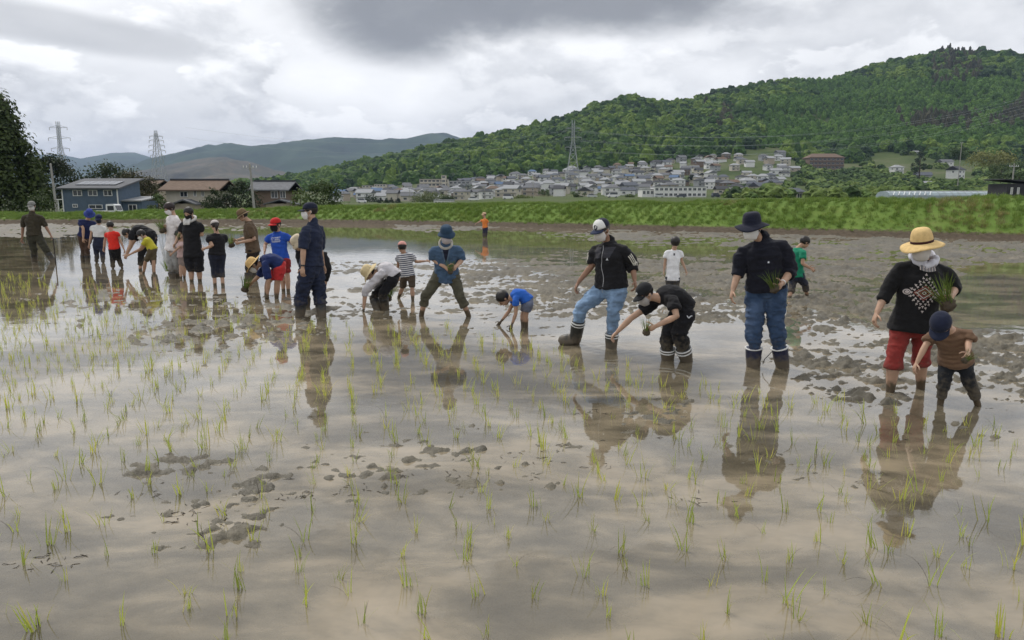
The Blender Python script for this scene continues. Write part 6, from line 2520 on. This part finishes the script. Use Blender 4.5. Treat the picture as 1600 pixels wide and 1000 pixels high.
q = P23.along_leg(1, 1.55) + Vector((-.075, -.03, 0))
st_.tube([q, q + Vector((-.04, 0, -.05)), q + Vector((-.085, 0, -.10)), q + Vector((-.10, 0, -.15))], [.004] * 4, 6)
st_.build('boot_strap', rubber('strap_dark', (0.02, 0.02, 0.025), .0001), P23.root, True, P23.base)
P24 = person(dict(label='boy in green shirt and navy trousers stepping away behind man in navy sweater', h=1.38, yaw=105, vox=.014, mud=.05, hh=.2,
    ft=[(1261, 463), (1233, 466)], kn=[(1258, 445), (1238, 448)], pel=(1244, 430), neck=(1247, 387), head=(1257.5, 379, 0), hp=35,
    el=[(1254, 412, -.4), (1243, 410, .3)], wr=[(1266, 419, -.3), (1262, 417, .3)], grip=(.5, .5),
    shirt=dict(col=(0.012, 0.190, 0.105), slv=.6, sw=1.15), pants=dict(col=(0.014, 0.018, 0.034), hem=1.5), hair=dict(len=.35), skin='mid'))
P25 = person(dict(label='woman in straw sun hat, embroidered black sweater and rolled red trousers', h=1.64, yaw=-6, vox=.0105, mud=.10, fat=.96,
    ft=[(1391, 612), (1438.5, 607)], kn=[(1397, 561, -.05), (1439, 556, -.05)], pel=(1428, 504), neck=(1443, 406, -.4), head=(1440, 385, -.6), hp=13, hyaw=-22,
    el=[(1385.5, 456, .1), (1492, 450, .3)], wr=[(1370.5, 488, -.5), (1487, 462, -1)], grip=(.25, .6), hd={0: (0, 0, -.3)}, sw=.112,
    shirt=dict(col=(0.0085, 0.0085, 0.0095), slv=(1.45, 1.35), hem=-.13, w=1.16, sw=1.08, name='sweater', wr=.005), pants=dict(col=(0.215, 0.030, 0.026), hem=1.12, w=1.02, roll=True, wr=.006),
    hat=dict(kind='straw', col=(0.66, 0.47, 0.21), brim_w=.36, drop=.17, crown=.52, tilt=-6, roll=9, flat=.42, band=(0.045, 0.012, 0.014), wave=.05), hair=dict(len=.4), mask=(0.58, 0.56, 0.60)))
scarf(P25, P25.root, P25.base, (0.62, 0.62, 0.68), r=.022, name='ruffled_scarf', drop=.0, ruffle=.010)
EMB = [fabric('embroidery_white', (0.52, 0.46, 0.44), .1), fabric('embroidery_red', (0.24, 0.065, 0.05), .1), fabric('cloth_grey', (0.24, 0.24, 0.25), .15)]
em = []


def sprig(x, y, ang, s, m=0):
    """small leafed stitch: a stem with paired loops"""
    for j, (a, l) in enumerate(((0, 1.0), (.75, .62), (-.75, .62))):
        ca, sa = math.cos(ang + a), math.sin(ang + a)
        em.append((quad_strip(x + ca * s * .15, y + sa * s * .15, x + ca * s * l, y + sa * s * l, s * .30), m))


for dx, dy, n, s in ((.060, .066, 12, .017), (.092, .110, 20, .022), (.118, .152, 20, .021)):
    for j in range(n):                            # sprigs set along three nested diamonds
        q = 4.0 * j / n
        e, t = int(q) % 4, q - int(q)
        cs = ((dx, 0), (0, dy), (-dx, 0), (0, -dy), (dx, 0))
        x, y = cs[e][0] * (1 - t) + cs[e + 1][0] * t, cs[e][1] * (1 - t) + cs[e + 1][1] * t
        sprig(x, y, math.atan2(y, x), s)
for k, w in ((.066, 1), (.048, 0), (.032, 1), (.014, 0)):
    c_ = [(k * 1.25, 0), (0, k * .95), (-k * 1.25, 0), (0, -k * .95)]
    for i in range(4):
        (x0, y0), (x1, y1) = c_[i], c_[(i + 1) % 4]
        for j in range(3):
            em.append((quad_strip(x0 + (x1 - x0) * j / 3, y0 + (y1 - y0) * j / 3, x0 + (x1 - x0) * (j + 1) / 3, y0 + (y1 - y0) * (j + 1) / 3, .008), w))
for s_ in (-1, 1):
    for rad in (.022, .010):
        for j in range(10):
            a = 2 * math.pi * j / 10
            em.append((quad_strip(s_ * .130 + rad * math.cos(a), rad * math.sin(a), s_ * .130 + rad * math.cos(a + .63), rad * math.sin(a + .63), .007), 0))
decal(P25, 'embroidery', em, EMB, .50, side=-.012, off=.005)
bb = [(quad_strip(-.06 + k * .012, .035 - .012 * math.sin(k / 10 * 3.14), -.06 + k * .012, -.01 - .012 * math.sin(k / 10 * 3.14), .008), 2 if k % 2 else 0) for k in range(11)]
decal(P25, 'scarf_end', bb, EMB, .87, off=.012)
P26 = person(dict(label='small child in navy cap, brown sweater and black trousers stooping beside woman', h=1.14, yaw=-30, vox=.0105, mud=.10, hh=.21,
    ft=[(1469, 632), (1529, 634)], kn=[(1475, 597, -.04), (1513, 594, -.04)], pel=(1494, 562), neck=(1485, 515, -.6), head=(1470, 509, -.6), hp=52, hyaw=-38,
    el=[(1446, 540, -.2), (1513, 535, -.1)], wr=[(1433, 566, -.3), (1512.5, 550, -.8)], grip=(.2, .5), sw=.125,
    shirt=dict(col=(0.165, 0.100, 0.062), slv=(.7, .75), hem=-.05, w=1.08, sw=1.2, name='sweater', stripes=((0.135, 0.080, 0.050), .045, .5)), pants=dict(col=(0.012, 0.014, 0.018), hem=1.72, w=1.02),
    hat=dict(kind='cap', col=(0.012, 0.016, 0.036)), hair=MH))

# ---- what they hold
def held(F, k, label, size, n=46, tilt=(0, -.2, 1), roots=True, off=(0, 0, 0)):
    return bundle(label, F.grips[k][0] + Vector(off), size, n, tilt, roots)


held(P23, 1, 'green seedling bunch in the hand of man in navy sweater', .17, 60, (-.35, -.1, 1), off=(-.03, -.03, .02))
held(P25, 1, 'long-leaved seedling bunch in the hand of woman in embroidered sweater', .24, 60, (-.6, -.1, 1), off=(-.03, -.03, .0))
held(P21, 1, 'muddy seedling bunch in the left hand of boy in black', .15, 40, (0, -.1, 1), off=(-.02, -.02, .0))
held(P17, 1, 'seedling bunch held by woman in denim shirt', .15, 50, (0, -.2, 1), off=(-.02, -.03, 0))
held(P10, 0, 'seedling mat carried by man in brown shirt', .24, 60, (-.2, 0, 1), off=(-.03, -.03, -.02))
held(P7, 0, 'seedling bunch raised by youth in white T-shirt', .26, 60, (-.3, 0, 1), off=(-.06, -.03, -.04))
held(P12, 0, 'dark seedling mat hanging from the hand of person in straw hat and red shorts', .24, 70, (.3, 0, 1), off=(-.04, -.02, .0))
held(P15, 0, 'bright seedling bunch at the knee of person in pale straw hat', .22, 60, (.25, 0, 1), off=(.02, -.10, -.06))
held(P8, 1, 'small seedling bunch in the hands of youth in black T-shirt', .12, 30, (-.1, -.1, 1), off=(-.04, -.02, .0))
held(P26, 1, 'seedling bunch in the left hand of small child in brown sweater', .10, 26, (.5, -.1, .6), off=(0, -.02, 0))
stk = MB()
t0 = P1.grips[1][0]
gp = ground(87, 410.5)
stk.tube([gp + Vector((0, 0, -.2)), gp + Vector((0, 0, .05)), Vector((gp.x, gp.y, t0.z + .02)), t0 + Vector((0, 0, .03))], [.016, .016, .015, .013], 8)
stk.build('wooden_stake', paint('stake_wood', (0.03, 0.025, 0.02), .8), None, True, gp, loc=gp, label='dark stake under the hand of the man in olive clothes', cat='stake')
bundle('seedling bundle standing in the water by grey trousers of white-shirted youth', ground(263.5, 428) + Vector((0, 0, .10)), .28, 60, (0, 0, 1), False)

# ================================================================== PLANTED RICE
def build_seedlings():
    m1 = leaf_mat('rice_leaf', (0.320, 0.390, 0.066), 0.3, 0.35, 0.5, 3.0)
    m2 = leaf_mat('rice_leaf_yellow', (0.40, 0.40, 0.10), 0.3, 0.35, 0.5, 3.0)
    dead = paint('dead_stalk', (0.035, 0.026, 0.018), .8, .3, 30.0)
    rs = random.Random(21)
    protos = []
    for q in range(14):
        mb = MB()
        n = rs.choice((4, 5, 6, 7, 7, 8, 10))
        splay = rs.uniform(.1, .55)
        for _ in range(n):
            an = rs.random() * 6.28
            blade(mb, (rs.gauss(0, .014), rs.gauss(0, .014), -.03), an, rs.uniform(.08, .20), rs.uniform(.0062, .0098), rs.uniform(-.1, .9), 0 if rs.random() < .75 else 1, 5, rs.uniform(.02, splay))
        if q % 5 == 0:
            blade(mb, (0, 0, -.01), rs.random() * 6.28, .2, .004, 1.6, 2, 6, .5)
        protos.append(mb)
    meshes = [mb.mesh('rice_seedling', [m1, m2, dead]) for mb in protos]
    edge = interp_px([(-300, 426), (0, 430), (250, 452), (380, 470), (470, 503), (560, 508), (700, 516), (800, 524), (900, 556), (1000, 582), (1100, 598), (1250, 620), (1400, 648), (1600, 668), (1900, 700)])
    spots = []
    ca, sa = math.cos(.22), math.sin(.22)
    for i in range(-160, 160):
        for j in range(-80, 160):
            x0, y0 = i * .255 + rs.gauss(0, .028), j * .205 + rs.gauss(0, .040)
            x, y = ca * x0 - sa * y0, sa * x0 + ca * y0
            if y < 2.45 or abs(x) > y * .80 + .5 or y > 22:
                continue
            px, py = project(np.array([[x, y, 0.0]]))
            px, py = px[0], py[0]
            if py < float(edge(px)) + rs.gauss(0, 4):
                continue
            drop = .20 + min(.35, max(0, y - 8) * .06)
            if rs.random() < drop:
                continue
            spots.append((x, y, rs.randrange(len(meshes)), rs.random() * 6.28, rs.uniform(.55, 1.1)))
    spots.sort(key=lambda s: s[1])
    inview = [s for s in spots if abs(s[0]) < s[1] * .72]
    big = set(id(s) for s in inview[:298])
    rest = MB()
    for s in spots:
        x, y, k, a, sc = s
        if id(s) in big:
            o = link('rice_seedling', meshes[k], None, (x, y, 0), 'thin green rice seedling newly planted in the muddy water', 'rice seedling', 'rice seedlings planted in the near water')
            o.rotation_euler = (rs.gauss(0, .10), rs.gauss(0, .10), a)
            o.scale = (sc, sc, sc * rs.uniform(.85, 1.15))
        else:
            i0 = len(rest.v)
            ca2, sa2 = math.cos(a), math.sin(a)
            far = 1.0 + min(1.3, max(0, (y - 6)) * .10)
            for v in protos[k].v:
                rest.v.append(Vector((x + (ca2 * v.x - sa2 * v.y) * sc * (1 + .0 * far), y + (sa2 * v.x + ca2 * v.y) * sc, v.z * sc)))
            for f, m in zip(protos[k].f, protos[k].m):
                rest.f.append(tuple(i0 + q for q in f))
                rest.m.append(m)
    rest.build('planted_rice', [m1, m2, dead], label='rows of young rice planted farther out in the paddy', cat='rice', kind='stuff')
    # dark stubble, roots and clods lying in the water
    st = MB()
    IV, IF = ico_arrays(2)
    spots_ = [(330, 790, 80), (340, 815, 40), (200, 840, 70), (60, 890, 30), (640, 740, 90), (690, 735, 70), (820, 720, 60), (700, 800, 80), (880, 790, 90), (1000, 660, 60), (1180, 720, 60),
              (1400, 740, 70), (1080, 790, 70), (690, 975, 50), (1500, 700, 60), (250, 770, 80), (480, 760, 80), (1160, 680, 60), (1430, 690, 60), (930, 700, 60), (240, 510, 90), (420, 520, 60)]
    for _ in range(30):
        cx, cy, w_ = rs.choice(spots_)
        c = ground(rs.gauss(cx, w_), rs.gauss(cy, w_ * .2))
        for _k in range(rs.randrange(4, 12)):
            p = c + Vector((rs.gauss(0, .09), rs.gauss(0, .05), 0))
            if rs.random() < .0:
                sx, sy, sz = rs.uniform(.010, .034), rs.uniform(.006, .016), rs.uniform(.004, .011)
                a = rs.random() * 3.14
                n_ = 1 + .45 * fbm(IV * 2.2 + rs.random() * 50, 2, 5)
                Vb = IV * n_[:, None] * np.array([sx, sy, sz])
                i0 = len(st.v)
                st.v += [p + Vector((v[0] * math.cos(a) - v[1] * math.sin(a), v[0] * math.sin(a) + v[1] * math.cos(a), v[2])) for v in Vb]
                for f in IF:
                    st.face([i0 + int(q) for q in f])
            else:
                a = rs.random() * 6.28
                L = rs.uniform(.03, .10)
                d = Vector((math.cos(a), math.sin(a), 0))
                st.tube([p - d * L / 2 + Vector((0, 0, -.004)), p - d * L * .1 + Vector((rs.gauss(0, .006), 0, rs.uniform(-.002, .005))), p + d * L * .2 + Vector((0, rs.gauss(0, .006), rs.uniform(-.002, .006))), p + d * L / 2 + Vector((0, 0, rs.uniform(-.006, .006)))], [.0008, rs.uniform(.0012, .0026), .0018, .0007], 5)
    st.build('straw_stubble', paint('stubble_dark', (0.040, 0.032, 0.024), .75, .3, 20.0), label='dark straw stubble and root bits floating on the near water', cat='stubble', kind='stuff')


build_seedlings()
